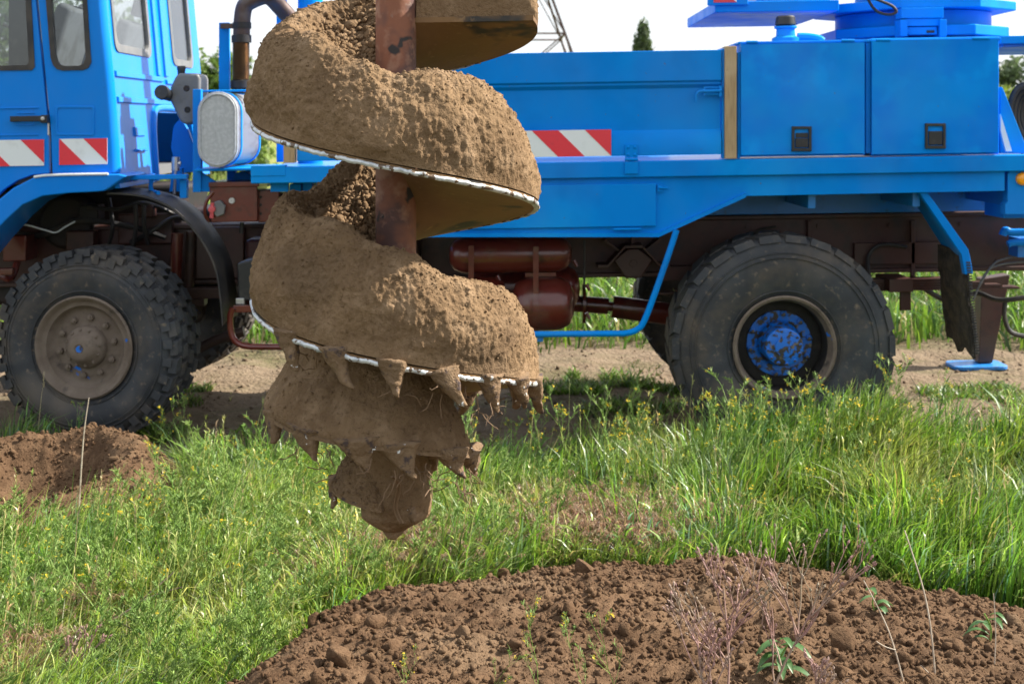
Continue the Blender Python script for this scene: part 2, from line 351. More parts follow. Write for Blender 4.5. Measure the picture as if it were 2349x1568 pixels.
def step(v, lo, hi):
    m = nt.nodes.new('ShaderNodeMapRange'); m.interpolation_type = 'SMOOTHSTEP'
    m.inputs['From Min'].default_value = lo; m.inputs['From Max'].default_value = hi; nt.links.new(v, m.inputs['Value']); return m.outputs[0]
c1 = mixc(step(yy, 6.8, 7.1), turf, dirt)
c2 = mixc(step(yy, 11.0, 11.6), c1, turf)
c3 = mixc(step(sep.outputs['Y'], 14.0, 20.0), c2, farc)
nt.links.new(c3, b.inputs['Base Color'])
n1 = nt.nodes.new('ShaderNodeTexNoise'); n1.inputs['Scale'].default_value = 30; n1.inputs['Detail'].default_value = 8; nt.links.new(co, n1.inputs['Vector'])
bp = nt.nodes.new('ShaderNodeBump'); bp.inputs['Strength'].default_value = .8; bp.inputs['Distance'].default_value = .04; nt.links.new(n1.outputs[0], bp.inputs['Height']); nt.links.new(bp.outputs[0], b.inputs['Normal'])
ground.data.materials.append(gm)

# ------------------------------------------------------------------ clods and crumbs
def ico(sub):
    bm = bmesh.new(); bmesh.ops.create_icosphere(bm, subdivisions=sub, radius=1.0)
    V = np.array([v.co for v in bm.verts]); T = np.array([[v.index for v in f.verts] for f in bm.faces]); bm.free(); return V, T
ICO1, ICO2, ICO3 = ico(1), ico(2), ico(3)
def rot_mats(n, rng):
    q = rng.normal(size=(n, 4)); q /= np.linalg.norm(q, axis=1)[:, None]; a, b_, c, d = q.T
    return np.stack([np.stack([1 - 2 * (c * c + d * d), 2 * (b_ * c - a * d), 2 * (b_ * d + a * c)], -1),
                     np.stack([2 * (b_ * c + a * d), 1 - 2 * (b_ * b_ + d * d), 2 * (c * d - a * b_)], -1),
                     np.stack([2 * (b_ * d - a * c), 2 * (c * d + a * b_), 1 - 2 * (b_ * b_ + c * c)], -1)], 1)
def crumbs(name, pos, rad, rng, m, parent, base=ICO1):
    n = len(pos); V, T = base; k = len(V)
    A = V[None] * (1 + rng.uniform(-.38, .3, (n, k, 1))) * rng.uniform(.5, 1.3, (n, 1, 3))
    A = np.einsum('nij,nkj->nki', rot_mats(n, rng), A) * rad[:, None, None] + pos[:, None]
    TT = (T[None] + (np.arange(n) * k)[:, None, None]).reshape(-1, 3)
    o = link(name, mesh_np(name, A.reshape(-1, 3), T=TT, smooth=False), m, parent)
    tag(o, kind='stuff'); return o
def clod_proto(seed, angular=0.0, base=ICO2):
    V, T = base; V = V.copy()
    r = 1 + .28 * fbm(V + seed * 9.1, 1.3, 2, seed) + .10 * fbm(V + seed * 3.3, 4, 2, seed + 5)
    V = V * r[:, None]
    if angular:
        rg = np.random.default_rng(seed)
        for _ in range(6):
            nrm = rg.normal(size=3); nrm /= np.linalg.norm(nrm); d = V @ nrm; lim = rg.uniform(.45, .75)
            V = V - np.outer(np.maximum(d - lim, 0), nrm) * angular
    return mesh_np('clod', V * np.array([1, .85, .75]), T=T, smooth=True)
def place_clods(protos, pos, rad, parent, m, rng):
    for p in protos:
        if not p.materials: p.materials.append(m)
    for i in range(len(pos)):
        o = bpy.data.objects.new('clod', protos[i % len(protos)]); o.location = pos[i]; o.scale = (rad[i],) * 3
        o.rotation_euler = tuple(rng.uniform(0, 6.28, 3)); o.parent = parent; col.objects.link(o)
P_M = [clod_proto(s, .5) for s in range(4)] + [clod_proto(s, .95) for s in range(5, 11)]
P_S = [clod_proto(s + 20) for s in range(6)]

rr_ = np.random.default_rng(8); qx = rr_.uniform(-5, 5.5, 7000); qy = rr_.uniform(7.1, 11.2, 7000); qr = .003 + .016 * rr_.random(7000) ** 5
crumbs('track_crumbs', np.stack([qx, qy, ground_z(qx, qy) + qr * .2], -1), qr, rr_, MT['track'], ground)
# ------------------------------------------------------------------ soil mound in the foreground
_bx = np.array([-1.6, -.98, -.85, -.76, -.69, -.61, -.36, .216, .82, 1.35, 1.8, 2.3, 3.2]); _by = np.array([2.6, 3.5, 4.15, 4.36, 4.60, 4.86, 5.12, 5.36, 5.36, 5.12, 4.80, 4.45, 3.8])
def mound_d(x, y): return np.interp(x, _bx, _by) - y + .05 * vnoise(np.stack([x * 5, y * 5, x * 0], -1), 4)
def mound_h(x, y, fine=True):
    d = mound_d(x, y); h = np.where(d > 0, .23 * (1 - np.exp(-np.maximum(d, 0) / .42)), d * .5)
    p = np.stack([x, y, np.zeros_like(x)], -1)
    h = h + .07 * np.exp(-(((x - .98) / .10) ** 2 + ((y - 5.22) / .10) ** 2))
    e = np.clip(d / .12, 0, 1)
    h = h + e * (.030 * fbm(p, 2.6, 3, 21) + .016 * np.abs(fbm(p, 11, 3, 31)) + (.008 * np.abs(fbm(p, 26, 2, 41)) + .006 * fbm(p, 60, 2, 43) if fine else 0))
    return h + .01
mx_, my_ = np.arange(-1.25, 2.75, .0125), np.arange(3.05, 5.55, .0125)
MX, MY = np.meshgrid(mx_, my_, indexing='ij')
MZ = np.maximum(mound_h(MX, MY), -.2)
mound = link('soil_mound', mesh_np('soil_mound', np.stack([MX, MY, MZ], -1), grid_faces(len(mx_), len(my_)), smooth=True), MT['mound'])
tag(mound, 'wide reddish brown heap of loose crumbly soil in the right foreground', 'soil mound')
def scatter_mound(n, rng, x0, x1, y0, y1, hf, df, rad):
    out, rr = [], []
    while len(out) < n:
        x = rng.uniform(x0, x1, n * 2); y = rng.uniform(y0, y1, n * 2); k = df(x, y) > .0
        x, y = x[k], y[k]; z = hf(x, y); out += list(np.stack([x, y, z], -1))
    out = np.array(out[:n]); r = rad(rng, n); out[:, 2] += r * .25; return out, r
rg = np.random.default_rng(5)
fringe = lambda x, y: np.where((mound_d(x, y) > -.16 * rg.random(len(x)) ** 2) & (mound_d(x, y) < .03), 1.0, -1.0)
p, r = scatter_mound(2600, rg, -1.05, 2.3, 3.6, 5.6, lambda x, y: np.maximum(ground_z(x, y), mound_h(x, y)), fringe, lambda g, n: .004 + .013 * g.random(n) ** 2.5)
crumbs('soil_crumbs', p, r, rg, MT['mound'], mound)
p, r = scatter_mound(30000, rg, -1.0, 2.3, 3.4, 5.5, mound_h, mound_d, lambda g, n: .0020 + .012 * g.random(n) ** 5.5)
crumbs('soil_crumbs', p, r, rg, MT['mound'], mound)
p, r = scatter_mound(285, rg, -.95, 2.2, 3.55, 5.4, mound_h, mound_d, lambda g, n: .007 + .032 * g.random(n) ** 5.5)
place_clods(P_M, p, r, mound, MT['mound'], rg)
bigs = [(775, 1525, 3.9, .045), (1340, 1335, 4.9, .05), (860, 1440, 4.3, .04), (1550, 1430, 4.4, .04), (1430, 1405, 4.5, .022), (2190, 1495, 4.0, .03), (1180, 1495, 4.0, .024), (1060, 1480, 4.1, .028), (1700, 1470, 4.2, .022), (1930, 1500, 4.0, .05), (1055, 1385, 4.6, .026), (720, 1425, 4.45, .03)]
bp_ = []
for u, v, Y, rr in bigs:
    x = (u - UC) * Y / F; bp_.append((x, Y, float(mound_h(np.array([x]), np.array([Y]))[0]) + rr * .35))
place_clods([clod_proto(51, .95, ICO3), clod_proto(52, .9, ICO3), clod_proto(53, .4, ICO3)], bp_, [q[3] for q in bigs], mound, MT['mound'], rg)

# ------------------------------------------------------------------ ring of spoil round the hole at the left
HC = (-2.16, 6.22)
def spoil_h(x, y):
    dx, dy = x - HC[0], y - HC[1]; r = np.hypot(dx, dy); a = np.arctan2(dy, dx)
    p = np.stack([x, y, np.zeros_like(x)], -1)
    crest = .255 + .05 * np.cos(a - 1.3) + .03 * vnoise(p * 3.1, 8)
    h = crest * np.exp(-(np.abs(r - .42) / np.where(r < .42, .19, .31)) ** 2) - .12 * np.exp(-(r / .2) ** 2)
    return h + .03 * fbm(p, 6, 3, 15) + .016 * np.abs(fbm(p, 17, 3, 16)) + .006 * fbm(p, 55, 2, 17) - .03 - .05 * np.clip((r - .85) / .2, 0, 1)
sx_, sy_ = np.arange(-3.2, -1.15, .012), np.arange(5.25, 7.15, .012)
SX, SY = np.meshgrid(sx_, sy_, indexing='ij')
spoil = link('soil_heap', mesh_np('soil_heap', np.stack([SX, SY, spoil_h(SX, SY)], -1), grid_faces(len(sx_), len(sy_)), smooth=True), MT['mound'])
tag(spoil, 'dug soil heaped round a dark hole in front of the front wheel', 'soil mound')
sd = lambda x, y: .88 - np.hypot(x - HC[0], y - HC[1])
p, r = scatter_mound(4500, rg, -2.95, -1.35, 5.4, 7.0, spoil_h, sd, lambda g, n: .004 + .008 * g.random(n) ** 2.2)
crumbs('soil_crumbs', p, r, rg, MT['mound'], spoil)
p, r = scatter_mound(90, rg, -2.9, -1.4, 5.5, 6.9, spoil_h, lambda x, y: sd(x, y) - .1, lambda g, n: .012 + .022 * g.random(n) ** 2.4)
place_clods(P_M, p, r, spoil, MT['mound'], rg)

# ------------------------------------------------------------------ auger
AC = (-.363, 4.27); AR, AP, AZ0, AS = .45, .555, 1.655, .0635       # axis, flight radius, pitch, height at the front, shaft radius
auger = empty('auger', (AC[0], AC[1], .49))
tag(auger, 'huge soil covered spiral drill auger hanging above the grass before the truck', 'auger')
AO = (AC[0], AC[1], .49)
def apos(th, r, z): return np.stack([AC[0] + r * np.sin(th), AC[1] - r * np.cos(th), z + 0 * th], -1)
def az(th): return AZ0 - AP * th / (2 * math.pi)
mb = MB(); mb.lathe([(AS * .2, .62), (AS, .62), (AS, 3.1), (AS * .2, 3.1)], (AC[0], AC[1], 0), 40, 'z')
mb.build('shaft', MT['shaft'], auger, AO)
def helix_plate(name, t0, t1, n, Rf, zf, th, m, r_in=AS * .9):
    t = np.linspace(t0, t1, n); nr = 9; V = []
    for up in (0, 1):
        for k in range(nr):
            rr = r_in + (Rf(t) - r_in) * k / (nr - 1); V.append(apos(t, rr, zf(t) + up * th))
    V = np.array(V).transpose(1, 0, 2)                       # n, 2*nr, 3
    loop = list(range(nr)) + list(range(2 * nr - 1, nr - 1, -1)); V = V[:, loop]; L = len(loop)
    V2 = np.concatenate([V, V[:, :1]], 1); Q = grid_faces(n, L + 1)
    me = mesh_np(name, V2.reshape(-1, 3) - np.array(AO), Q, smooth=True)
    bm = bmesh.new(); bm.from_mesh(me); bmesh.ops.remove_doubles(bm, verts=bm.verts, dist=1e-5); bmesh.ops.holes_fill(bm, edges=[e for e in bm.edges if e.is_boundary], sides=0)
    bmesh.ops.recalc_face_normals(bm, faces=bm.faces); bm.to_mesh(me); bm.free(); me.set_sharp_from_angle(angle=R_(40))
    return link(name, me, m, auger)
T0, T1 = R_(-285), R_(478)
flight = helix_plate('flight', T0, T1, 330, lambda t: AR * .985 + 0 * t, az, .016, MT['flight'])
# worn bright outer edge, a strip standing a little proud of the plate rim
def edge_strip(name, t0, t1, n, Rf, zf, h, m):
    t = np.linspace(t0, t1, n); p3 = np.stack([np.sin(t) * 9, np.cos(t) * 9, t * 2], -1)
    j = .0022 * vnoise(p3 * 3, 3); k = .003 * vnoise(p3 * 5, 7); R0 = Rf(t)
    ring = [apos(t, R0 - .012, zf(t) - .003), apos(t, R0 + .004 + j, zf(t) - .002 + k), apos(t, R0 + .006 + j, zf(t) + h * .5 + k), apos(t, R0 + .003 + j, zf(t) + h + k), apos(t, R0 - .012, zf(t) + h)]
    V = np.array(ring + ring[:1]).transpose(1, 0, 2)
    return link(name, mesh_np(name, V.reshape(-1, 3) - np.array(AO), grid_faces(n, 6), smooth=True), m, auger)
edge_strip('flight_edge', R_(-215), R_(470), 900, lambda t: AR * .985 + 0 * t, az, .0115, MT['edge'])

# soil packed on the flight
rgs = np.random.default_rng(3)
prof = np.array([(1.0, .008), (1.005, .03), (1.008, .07), (.995, .12), (.965, .175), (.915, .225), (.85, .275), (.78, .297), (.70, .283), (.58, .225), (.42, .165), (.28, .135), (.15, .12)])
def resample(P, n):
    s = np.concatenate([[0], np.cumsum(np.hypot(*np.diff(P, axis=0).T))]); q = np.linspace(0, s[-1], n)
    return np.stack([np.interp(q, s, P[:, 0]), np.interp(q, s, P[:, 1])], -1)
def smooth1(P, k=3):
    for _ in range(k):
        Q = P.copy(); Q[1:-1] = .25 * P[:-2] + .5 * P[1:-1] + .25 * P[2:]; P = Q
    return P
def helix_soil(t0, t1, n, prof, Rf, zf, hs, seed, amp=1.0, end_taper=.25):
    m = len(prof); t = np.linspace(t0, t1, n)
    rr = prof[None, :, 0] * Rf(t)[:, None]
    hh = prof[None, :, 1] * hs(t)[:, None] * (1 + .16 * vnoise(np.stack([np.sin(t) * 2, np.cos(t) * 2, t], -1), seed))[:, None]
    e = np.clip(np.minimum(t - t0, t1 - t) / end_taper, 0, 1)[:, None] ** .5
    hh = hh * e
    TT = np.repeat(t[:, None], m, 1)
    V = apos(TT, rr, zf(TT) + hh)
    dt = np.gradient(V, axis=0); dm = np.gradient(V, axis=1); N = np.cross(dm, dt); N /= np.linalg.norm(N, axis=-1)[..., None] + 1e-9
    rad = np.stack([np.sin(TT), -np.cos(TT), 0 * TT], -1); flip = np.where((N * rad).sum(-1)[:, m // 6:m // 6 + 1] < 0, -1, 1); N = N * flip[..., None]
    st = V * np.array([1, 1, .55])                           # crumbs smeared down the wall
    d = .016 * fbm(V, 4, 3, seed) + .0045 * fbm(st, 17, 2, seed + 7) + .0048 * np.abs(fbm(st, 55, 2, seed + 11)) + .0035 * fbm(V, 110, 2, seed + 13)
    cell = np.maximum(fbm(V, 60, 2, seed + 23) - .4, 0) * .008
    edge = np.clip(prof[None, :, 1] / .05, .12, 1)
    V = V + N * ((d + cell) * edge * amp * np.clip(e * 1.5, 0, 1))[..., None]
    return V, N, t
prof_d = smooth1(resample(prof, 150), 6)
NS = 1400
Vs, Ns, ts = helix_soil(T0 + .02, R_(472), NS, prof_d, lambda t: AR * (.985 + 0 * t), lambda t: az(t) + .012, lambda t: 1.0 + 0 * t, 60)
soil = link('packed_soil', mesh_np('packed_soil', Vs.reshape(-1, 3) - np.array(AO), grid_faces(NS, 150), smooth=True), MT['soil'], None, AO)
tag(soil, 'pale brown soil packed in a thick spiral on the flights of the hanging auger', 'soil')
# clods: rolling down inside the trough and along the crest, few on the wall
def pick(n, lo, hi, rad, up=.3):
    i = rgs.integers(12, NS - 12, n); j = np.clip((rgs.triangular(lo, (lo + hi) / 2, hi, n) * 149).astype(int), 0, 149); r = rad(n)
    return Vs[i, j] + Ns[i, j] * (r * up)[:, None] - np.array(AO), r
pA, rA = pick(8500, .48, .99, lambda n: .004 + .009 * rgs.random(n) ** 2)
pB, rB = pick(11000, .03, .60, lambda n: .0014 + .0042 * rgs.random(n) ** 5, .05)
crumbs('soil_crumbs', np.concatenate([pA, pB]), np.concatenate([rA, rB]), rgs, MT['soil'], soil)
p1, r1 = pick(205, .55, .99, lambda n: .011 + .013 * rgs.random(n) ** 2); p2, r2 = pick(60, .38, .6, lambda n: .006 + .007 * rgs.random(n) ** 2, .0)
place_clods(P_S, np.concatenate([p1, p2]), np.concatenate([r1, r2]), soil, MT['soil'], rgs)

# tapering pilot flight below, caked all over
pk = np.radians([-172, -90, 0, 90, 180, 270, 345]); pR = [.43, .415, .325, .235, .225, .205, .13]; pz = [.955, .895, .835, .735, .68, .64, .60]
pRf = lambda t: np.interp(t, pk, pR); pzf = lambda t: np.interp(t, pk, pz)
helix_plate('pilot_flight', pk[0], pk[-1], 200, pRf, pzf, .012, MT['tooth'])
prof2 = smooth1(resample(np.array([(.90, -.004), (1.0, -.002), (1.01, .012), (.99, .04), (.93, .08), (.85, .13), (.77, .175), (.70, .225), (.60, .27), (.45, .30), (.2, .31)]), 70), 3)
hs2 = lambda t: np.interp(t, pk, [.9, .95, 1.0, .75, .55, .45, .3])
V2, N2, t2 = helix_soil(pk[0] + .01, pk[-1] - .01, 640, prof2, pRf, lambda t: pzf(t) + .008, hs2, 90, .75, .3)
cr_i, cr_j = rgs.integers(5, 630, 2200), rgs.integers(4, 60, 2200)
cak = link('caked_soil', mesh_np('caked_soil', V2.reshape(-1, 3) - np.array(AO), grid_faces(640, 70), smooth=True), MT['soil'], auger)
crumbs('soil_crumbs', V2[cr_i, cr_j] - np.array(AO), .002 + .005 * rgs.random(2200) ** 3, rgs, MT['soil'], cak)
# core and point
mb = MB(); core = []
cz = np.linspace(.86, .505, 46); crf = np.interp(cz, [.505, .52, .545, .56, .62, .70, .86], [.02, .05, .088, .104, .112, .105, .10])
th = np.linspace(0, 2 * math.pi, 72, endpoint=False); CT, CZ = np.meshgrid(th, cz, indexing='ij'); CV = apos(CT, np.repeat(crf[None], 72, 0), CZ)
dn = np.stack([np.sin(CT), -np.cos(CT), 0 * CT], -1); CV = CV + dn * (.010 * fbm(CV, 13, 3, 77) + .003 * fbm(CV, 60, 2, 78))[..., None]
link('pilot_core', mesh_np('pilot_core', CV.reshape(-1, 3) - np.array(AO), grid_faces(72, 46, True), smooth=True), MT['soil'], auger)
# teeth: a claw leaning forward along the cut, broad at the holder, narrowing to a point
def tooth_mesh(L, W, seed, root=.3):
    n, k = 18, 16; V = []
    for i in range(n):
        s = i / (n - 1); ww = W * (root * (1 - s) ** 2.4 + .95 - .28 * s - .52 * s * s); ww = max(ww, .014); dd = W * .85 * (1 - .72 * s)
        cx = .010 * s + .034 * s * s; z = .02 - (L + .02) * s
        for q in range(k):
            a = 2 * math.pi * q / k; c_, s_ = math.cos(a), math.sin(a); pw = .75
            V.append((cx + ww * .5 * math.copysign(abs(c_) ** pw, c_), dd * .5 * math.copysign(abs(s_) ** pw, s_) - .012 * s, z))
    V.append((.046, -.012, -L - .006)); V.append((0, 0, .024)); V = np.array(V)
    V[:-2] += .0055 * np.stack([fbm(V[:-2] + seed, 38, 3, seed + i) for i in range(3)], -1); V[:, 0] += .012 * math.sin(seed * 2.1) * (V[:, 2] / L) ** 2
    T = [((n - 1) * k + q, (n - 1) * k + (q + 1) % k, n * k) for q in range(k)] + [((q + 1) % k, q, n * k + 1) for q in range(k)]
    Q = [(i * k + q, i * k + (q + 1) % k, (i + 1) * k + (q + 1) % k, (i + 1) * k + q) for i in range(n - 1) for q in range(k)]
    return mesh_np('tooth', V, Q, T, smooth=True)
def add_tooth(th, Rr, z, L, W, seed, tilt=0.0, root=.3):
    me = tooth_mesh(L, W, seed, root); p = apos(np.array(th), np.array(Rr), np.array(z)) - np.array(AO)
    o = link('tooth', me, MT['tooth'], auger, tuple(p)); o.rotation_euler = (.12 * math.sin(seed * 1.9), tilt + .14 * math.sin(seed * 3.7), th + .25 * math.sin(seed * 5.3)); return o
for i, d in enumerate((-41, -19, 3, 23, 43, 62, 84, 150, 118)):
    a = R_(d + 360); add_tooth(a, AR * .955, az(a) + .004, .090 + .010 * math.sin(i * 2.3), .076, i)
for i, d in enumerate((-150, -108, -72, -45, -16, 6, 40, 80, 150, 215, 262)):
    a = R_(d); add_tooth(a, float(pRf(a)) * .94, float(pzf(a)) + .006, .074 + .010 * math.sin(i * 1.7), .084 if d < 100 else .05, 40 + i, 0, .7)
# point at the very tip
mb = MB(); mb.tube([(AC[0], AC[1], .56), (AC[0] - .01, AC[1] - .01, .51), (AC[0] - .012, AC[1] - .02, .488)], [.045, .034, .012], 12); mb.tube([(AC[0] + .05, AC[1] - .085, .60), (AC[0] + .066, AC[1] - .10, .565)], [.018, .007], 8)
mb.build('drill_point', MT['tooth'], auger, AO)
# torn roots and straw hanging from the teeth
mb = MB()
for k in range(70):
    low = k < 44
    a = random.choice([R_(x) for x in ((-45, -16, 6, 40, 80, 20, 60) if low else (330, 3 + 360, 383, 403, 422, 500, 520))]) + random.gauss(0, .12)
    rr = (float(pRf(a)) if low else AR * .96) * random.uniform(.9, 1.03); z = (float(pzf(a)) if low else float(az(a))) - random.uniform(.02, .1)
    p = Vector(apos(np.array(a), np.array(rr), np.array(z))); pts = [p]; d = Vector((random.gauss(0, 1), random.gauss(-.4, .6), random.gauss(-.7, .7))).normalized()
    for q in range(5):
        d = (d + Vector((random.gauss(0, .4), random.gauss(0, .4), random.gauss(-.15, .4)))).normalized(); pts.append(pts[-1] + d * random.uniform(.008, .024))
    mb.tube(pts, [.0016] * 5 + [.0006], 4)
for bx_, bz_ in ((.012, .66), (.02, .67)):
    mb.tube(spath([(AC[0] + bx_, AC[1] - .28, .75), (AC[0] + bx_ + .01, AC[1] - .2, .70), (AC[0] + bx_ - .006, AC[1] - .14, .62), (AC[0] + bx_ + .012, AC[1] - .13, .57)], 5), .0035, 5)
tag(mb.build('root_strands', MT['root'], auger, AO), kind='stuff')

# tool and soil scaled down about the camera, moving their shadow out of frame: a 0.8 m auger hanging 3.8 m from the camera, its point 0.63 m above the ground
for o_ in (auger, soil):
    o_.scale = (.89, .89, .89); o_.location = (-.323, 3.80, .632)

# ------------------------------------------------------------------ truck
Y0, SH = 7.20, .0163                    # near side plane of the body; the body stands a little higher at the rear, on its jacks
TO = (0, Y0 + 1.25, 0)
truck = empty('drilling_truck', TO)
tag(truck, 'blue off-road drilling truck with dark red chassis parked on the dirt track', 'truck')
def X(u, Y=Y0): return (u - UC) * Y / F
def Z(v, Y=Y0, u=UC): return H - (v - VH) * Y / F - SH * X(u, Y)
def P(u, v, Y=Y0): return (X(u, Y), Y, Z(v, Y, u))
def tb(mb, name, m, parent=truck, bevel=0.0, ang=35): return mb.build(name, MT[m], parent, TO, SH, bevel, True, ang)
def pbox(mb, u0, u1, v0, v1, Y=Y0, d=.04):
    uc = (u0 + u1) / 2; return mb.box(X(u0, Y), X(u1, Y), Y, Y + d, Z(v1, Y, uc), Z(v0, Y, uc))
def part_box(name, m, u0, u1, v0, v1, Y=Y0, d=.04, parent=truck, bevel=.004): return tb(pbox(MB(), u0, u1, v0, v1, Y, d), name, m, parent, bevel)
def ptube(name, m, pts, r, parent=truck, n=10, seg=6, Y=None):
    q = [P(*(p if len(p) == 3 else (*p, Y))) for p in pts]
    return tb(MB().tube(spath(q, seg) if seg else q, r, n), name, m, parent)
def poly(pts, Y): return [(X(u, Y), Z(v, Y, u)) for u, v in pts]

# chassis: two rails, cross members, springs
RB, RT = .868, 1.225
for Yr in (8.03, 8.80):
    mb = MB(); mb.box(-4.2, 3.05, Yr, Yr + .07, RB, RT); mb.box(-4.2, 3.05, Yr - .035, Yr, RT - .03, RT - .004); mb.box(-4.2, 3.05, Yr - .035, Yr, RB + .004, RB + .03)
    tb(mb, 'chassis_rail', 'oxide_dusty', bevel=.006)
for xx in (-3.3, -1.9, -.6, .5, 1.35, 2.3, 2.95):
    tb(MB().box(xx - .05, xx + .05, 8.1, 8.8, .93, 1.18), 'cross_member', 'oxide_dusty')
mb = MB()
for k in range(16): mb.lathe([(.001, 0), (.012, 0), (.012, .01), (.001, .01)], (-.3 + k * .21, 8.017, 1.15 - .22 * (k % 2)), 8, 'y')
tb(mb, 'rail_bolts', 'oxide_dusty')
# subframe of the platform above the rails
tb(MB().box(X(960, 7.95), X(2305, 7.95), 7.95, 8.0, RT + .004, 1.43), 'subframe_rail', 'blue_frame', bevel=.004)
tb(MB().box(X(960, 7.95), X(2305, 7.95), 8.95, 9.0, RT + .004, 1.43), 'subframe_rail', 'blue_frame', bevel=.004)
for u in (1855, 2092, 2300):
    tb(MB().box(X(u, 7.4) - .02, X(u, 7.4) + .02, 7.32, 7.944, 1.30, 1.43), 'outrigger_bracket', 'blue_frame', bevel=.003)
for k, u in enumerate((1858, 2095)):
    part_box('frame_gusset', 'oxide_dusty', u - 5, u + 5, 505, 640, 7.99, .03)

# platform
mb = MB(); pbox(mb, 575, 2440, 368.5, 406.5, Y0, .09)
deck = tb(mb, 'platform_beam', 'blue', bevel=.007)
part_box('platform_floor', 'blue_frame', 580, 2436, 372, 396, Y0 + .094, 2.30)
part_box('platform_beam', 'blue', 575, 2440, 372, 402, 9.6 - .002, .09)
# skirt with tool locker
mb = MB(); mb.plate(poly([(965, 412), (2305, 392), (2305, 438), (1712, 450), (1512, 541), (965, 541)], Y0 + .03), [], lambda a, b: (a, Y0 + .03, b), (0, .035, 0))
tb(mb, 'skirt_panel', 'blue', bevel=.003)
mb = MB(); q = [P(965, 536, Y0 + .012), P(1511, 536, Y0 + .012), P(1711, 445, Y0 + .012)]
for a, b in zip(q[:-1], q[1:]):
    mb.add([(a[0], a[1], a[2] - .018), (b[0], b[1], b[2] - .018), (b[0], b[1], b[2] + .004), (a[0], a[1], a[2] + .004), (a[0], a[1] + .3, a[2] - .018), (b[0], b[1] + .3, b[2] - .018), (b[0], b[1] + .3, b[2] + .004), (a[0], a[1] + .3, a[2] + .004)],
           [(0, 1, 2, 3), (7, 6, 5, 4), (0, 4, 5, 1), (3, 2, 6, 7), (0, 3, 7, 4), (1, 5, 6, 2)])
tb(mb, 'skirt_lip', 'blue')
locker = part_box('locker_door', 'blue', 985, 1505, 425, 523, Y0 + .008, .02, bevel=.004)
ptube('hinge', 'blue', [(1408, 526, Y0 + .006), (1470, 525, Y0 + .006)], .007, locker, seg=0)
mb = MB(); pbox(mb, 1508, 1520, 424, 440, Y0 + .016, .012); mb.tube([P(1512, 431, Y0 + .01), P(1532, 431, Y0 + .01)], .006, 8); tb(mb, 'latch', 'blue', locker)

# drop side: pressed profile extruded along the truck
def dropside(Yf, sgn, u0, u1):
    zz = lambda v: Z(v, Y0, 1240)
    prof = [(0, zz(121)), (0, zz(190)), (.012, zz(194)), (.012, zz(199)), (.030, zz(207)), (.030, zz(303)), (.012, zz(312)), (.008, zz(320)), (0, zz(325)), (0, zz(361)), (.045, zz(361)), (.045, zz(121))]
    mb = MB().prism([(Yf + sgn * a, b) for a, b in prof], X(u0), X(u1), 'x'); return tb(mb, 'drop_side', 'blue', bevel=.003)
ds = dropside(Y0 + .01, 1, 680, 1656)
dropside(9.69, -1, 680, 1656)
mb = MB(); pbox(mb, 1434, 1463, 331, 362, Y0 - .004, .012); pbox(mb, 1433, 1464, 371, 399, Y0 - .012, .012); mb.tube([P(1433, 366, Y0 - .006), P(1464, 366, Y0 - .006)], .008, 8)
for a in (1441, 1456):
    for b in (338, 355): mb.lathe([(.001, -.005), (.006, -.005), (.009, 0), (.009, .002)], P(a, b, Y0 - .004), 8)
tb(mb, 'hinge', 'blue', ds, .002)
mb = MB(); mb.tube(spath([P(1598, 234, Y0), P(1598, 218, Y0 - .004), P(1606, 210, Y0 - .006), P(1630, 209, Y0 - .006), P(1655, 208, Y0 - .006)], 4), .008, 8)
for vv in (201, 216): mb.tube([P(1616, vv, Y0 + .004), P(1654, vv, Y0 + .004)], .005, 6)
pbox(mb, 1614, 1619, 199, 219, Y0 - .004, .02); pbox(mb, 1650, 1656, 197, 221, Y0 - .006, .025)
tb(mb, 'bolt_latch', 'blue', ds)
def sticker(u0, u1, v0, v1, Y, bands, parent, sl=None):
    """white plate with red slanting bands; bands in plate heights from the left, leaning right downwards"""
    w_ = part_box('reflective_plate', 'white_sticker', u0, u1, v0, v1, Y, .003, parent, 0)
    h = v1 - v0
    for a, b in bands:
        pts = []
        q = [(a, 0), (b, 0), (b + 1, 1), (a + 1, 1)]       # parallelogram, clipped to the plate
        poly_ = [(u0 + s * h, v0 + t * h) for s, t in q]
        for lim, sg in ((u0, 1), (u1, -1)):
            out = []
            for i in range(len(poly_)):
                p0, p1 = poly_[i - 1], poly_[i]; i0, i1 = (p0[0] - lim) * sg >= 0, (p1[0] - lim) * sg >= 0
                if i0 != i1:
                    t = (lim - p0[0]) / (p1[0] - p0[0]); out.append((lim, p0[1] + t * (p1[1] - p0[1])))
                if i1: out.append(p1)
            poly_ = out
            if not poly_: break
        if len(poly_) < 3: continue
        uc = (u0 + u1) / 2
        tb(MB().prism([(X(u, Y), Z(v, Y, uc)) for u, v in poly_], Y - .002, Y - .0005), 'red_stripe', 'red_sticker', w_)
sticker(1028, 1402, 300, 361, Y0 + .004, [(k * 2.0 + 1.14, k * 2.0 + 2.14) for k in range(-1, 4)], ds)
# wooden stakes at the ends of the drop side
part_box('wooden_stake', 'wood', 1663, 1690, 106, 364, Y0 - .01, .10, bevel=.003)
part_box('wooden_stake', 'wood', 650, 676, 150, 374, Y0 - .01, .10, bevel=.003)
part_box('corner_post', 'blue', 1692, 1699, 120, 364, Y0 + .02, .05)
part_box('corner_post', 'blue', 1656.5, 1662, 112, 364, Y0 + .015, .05)

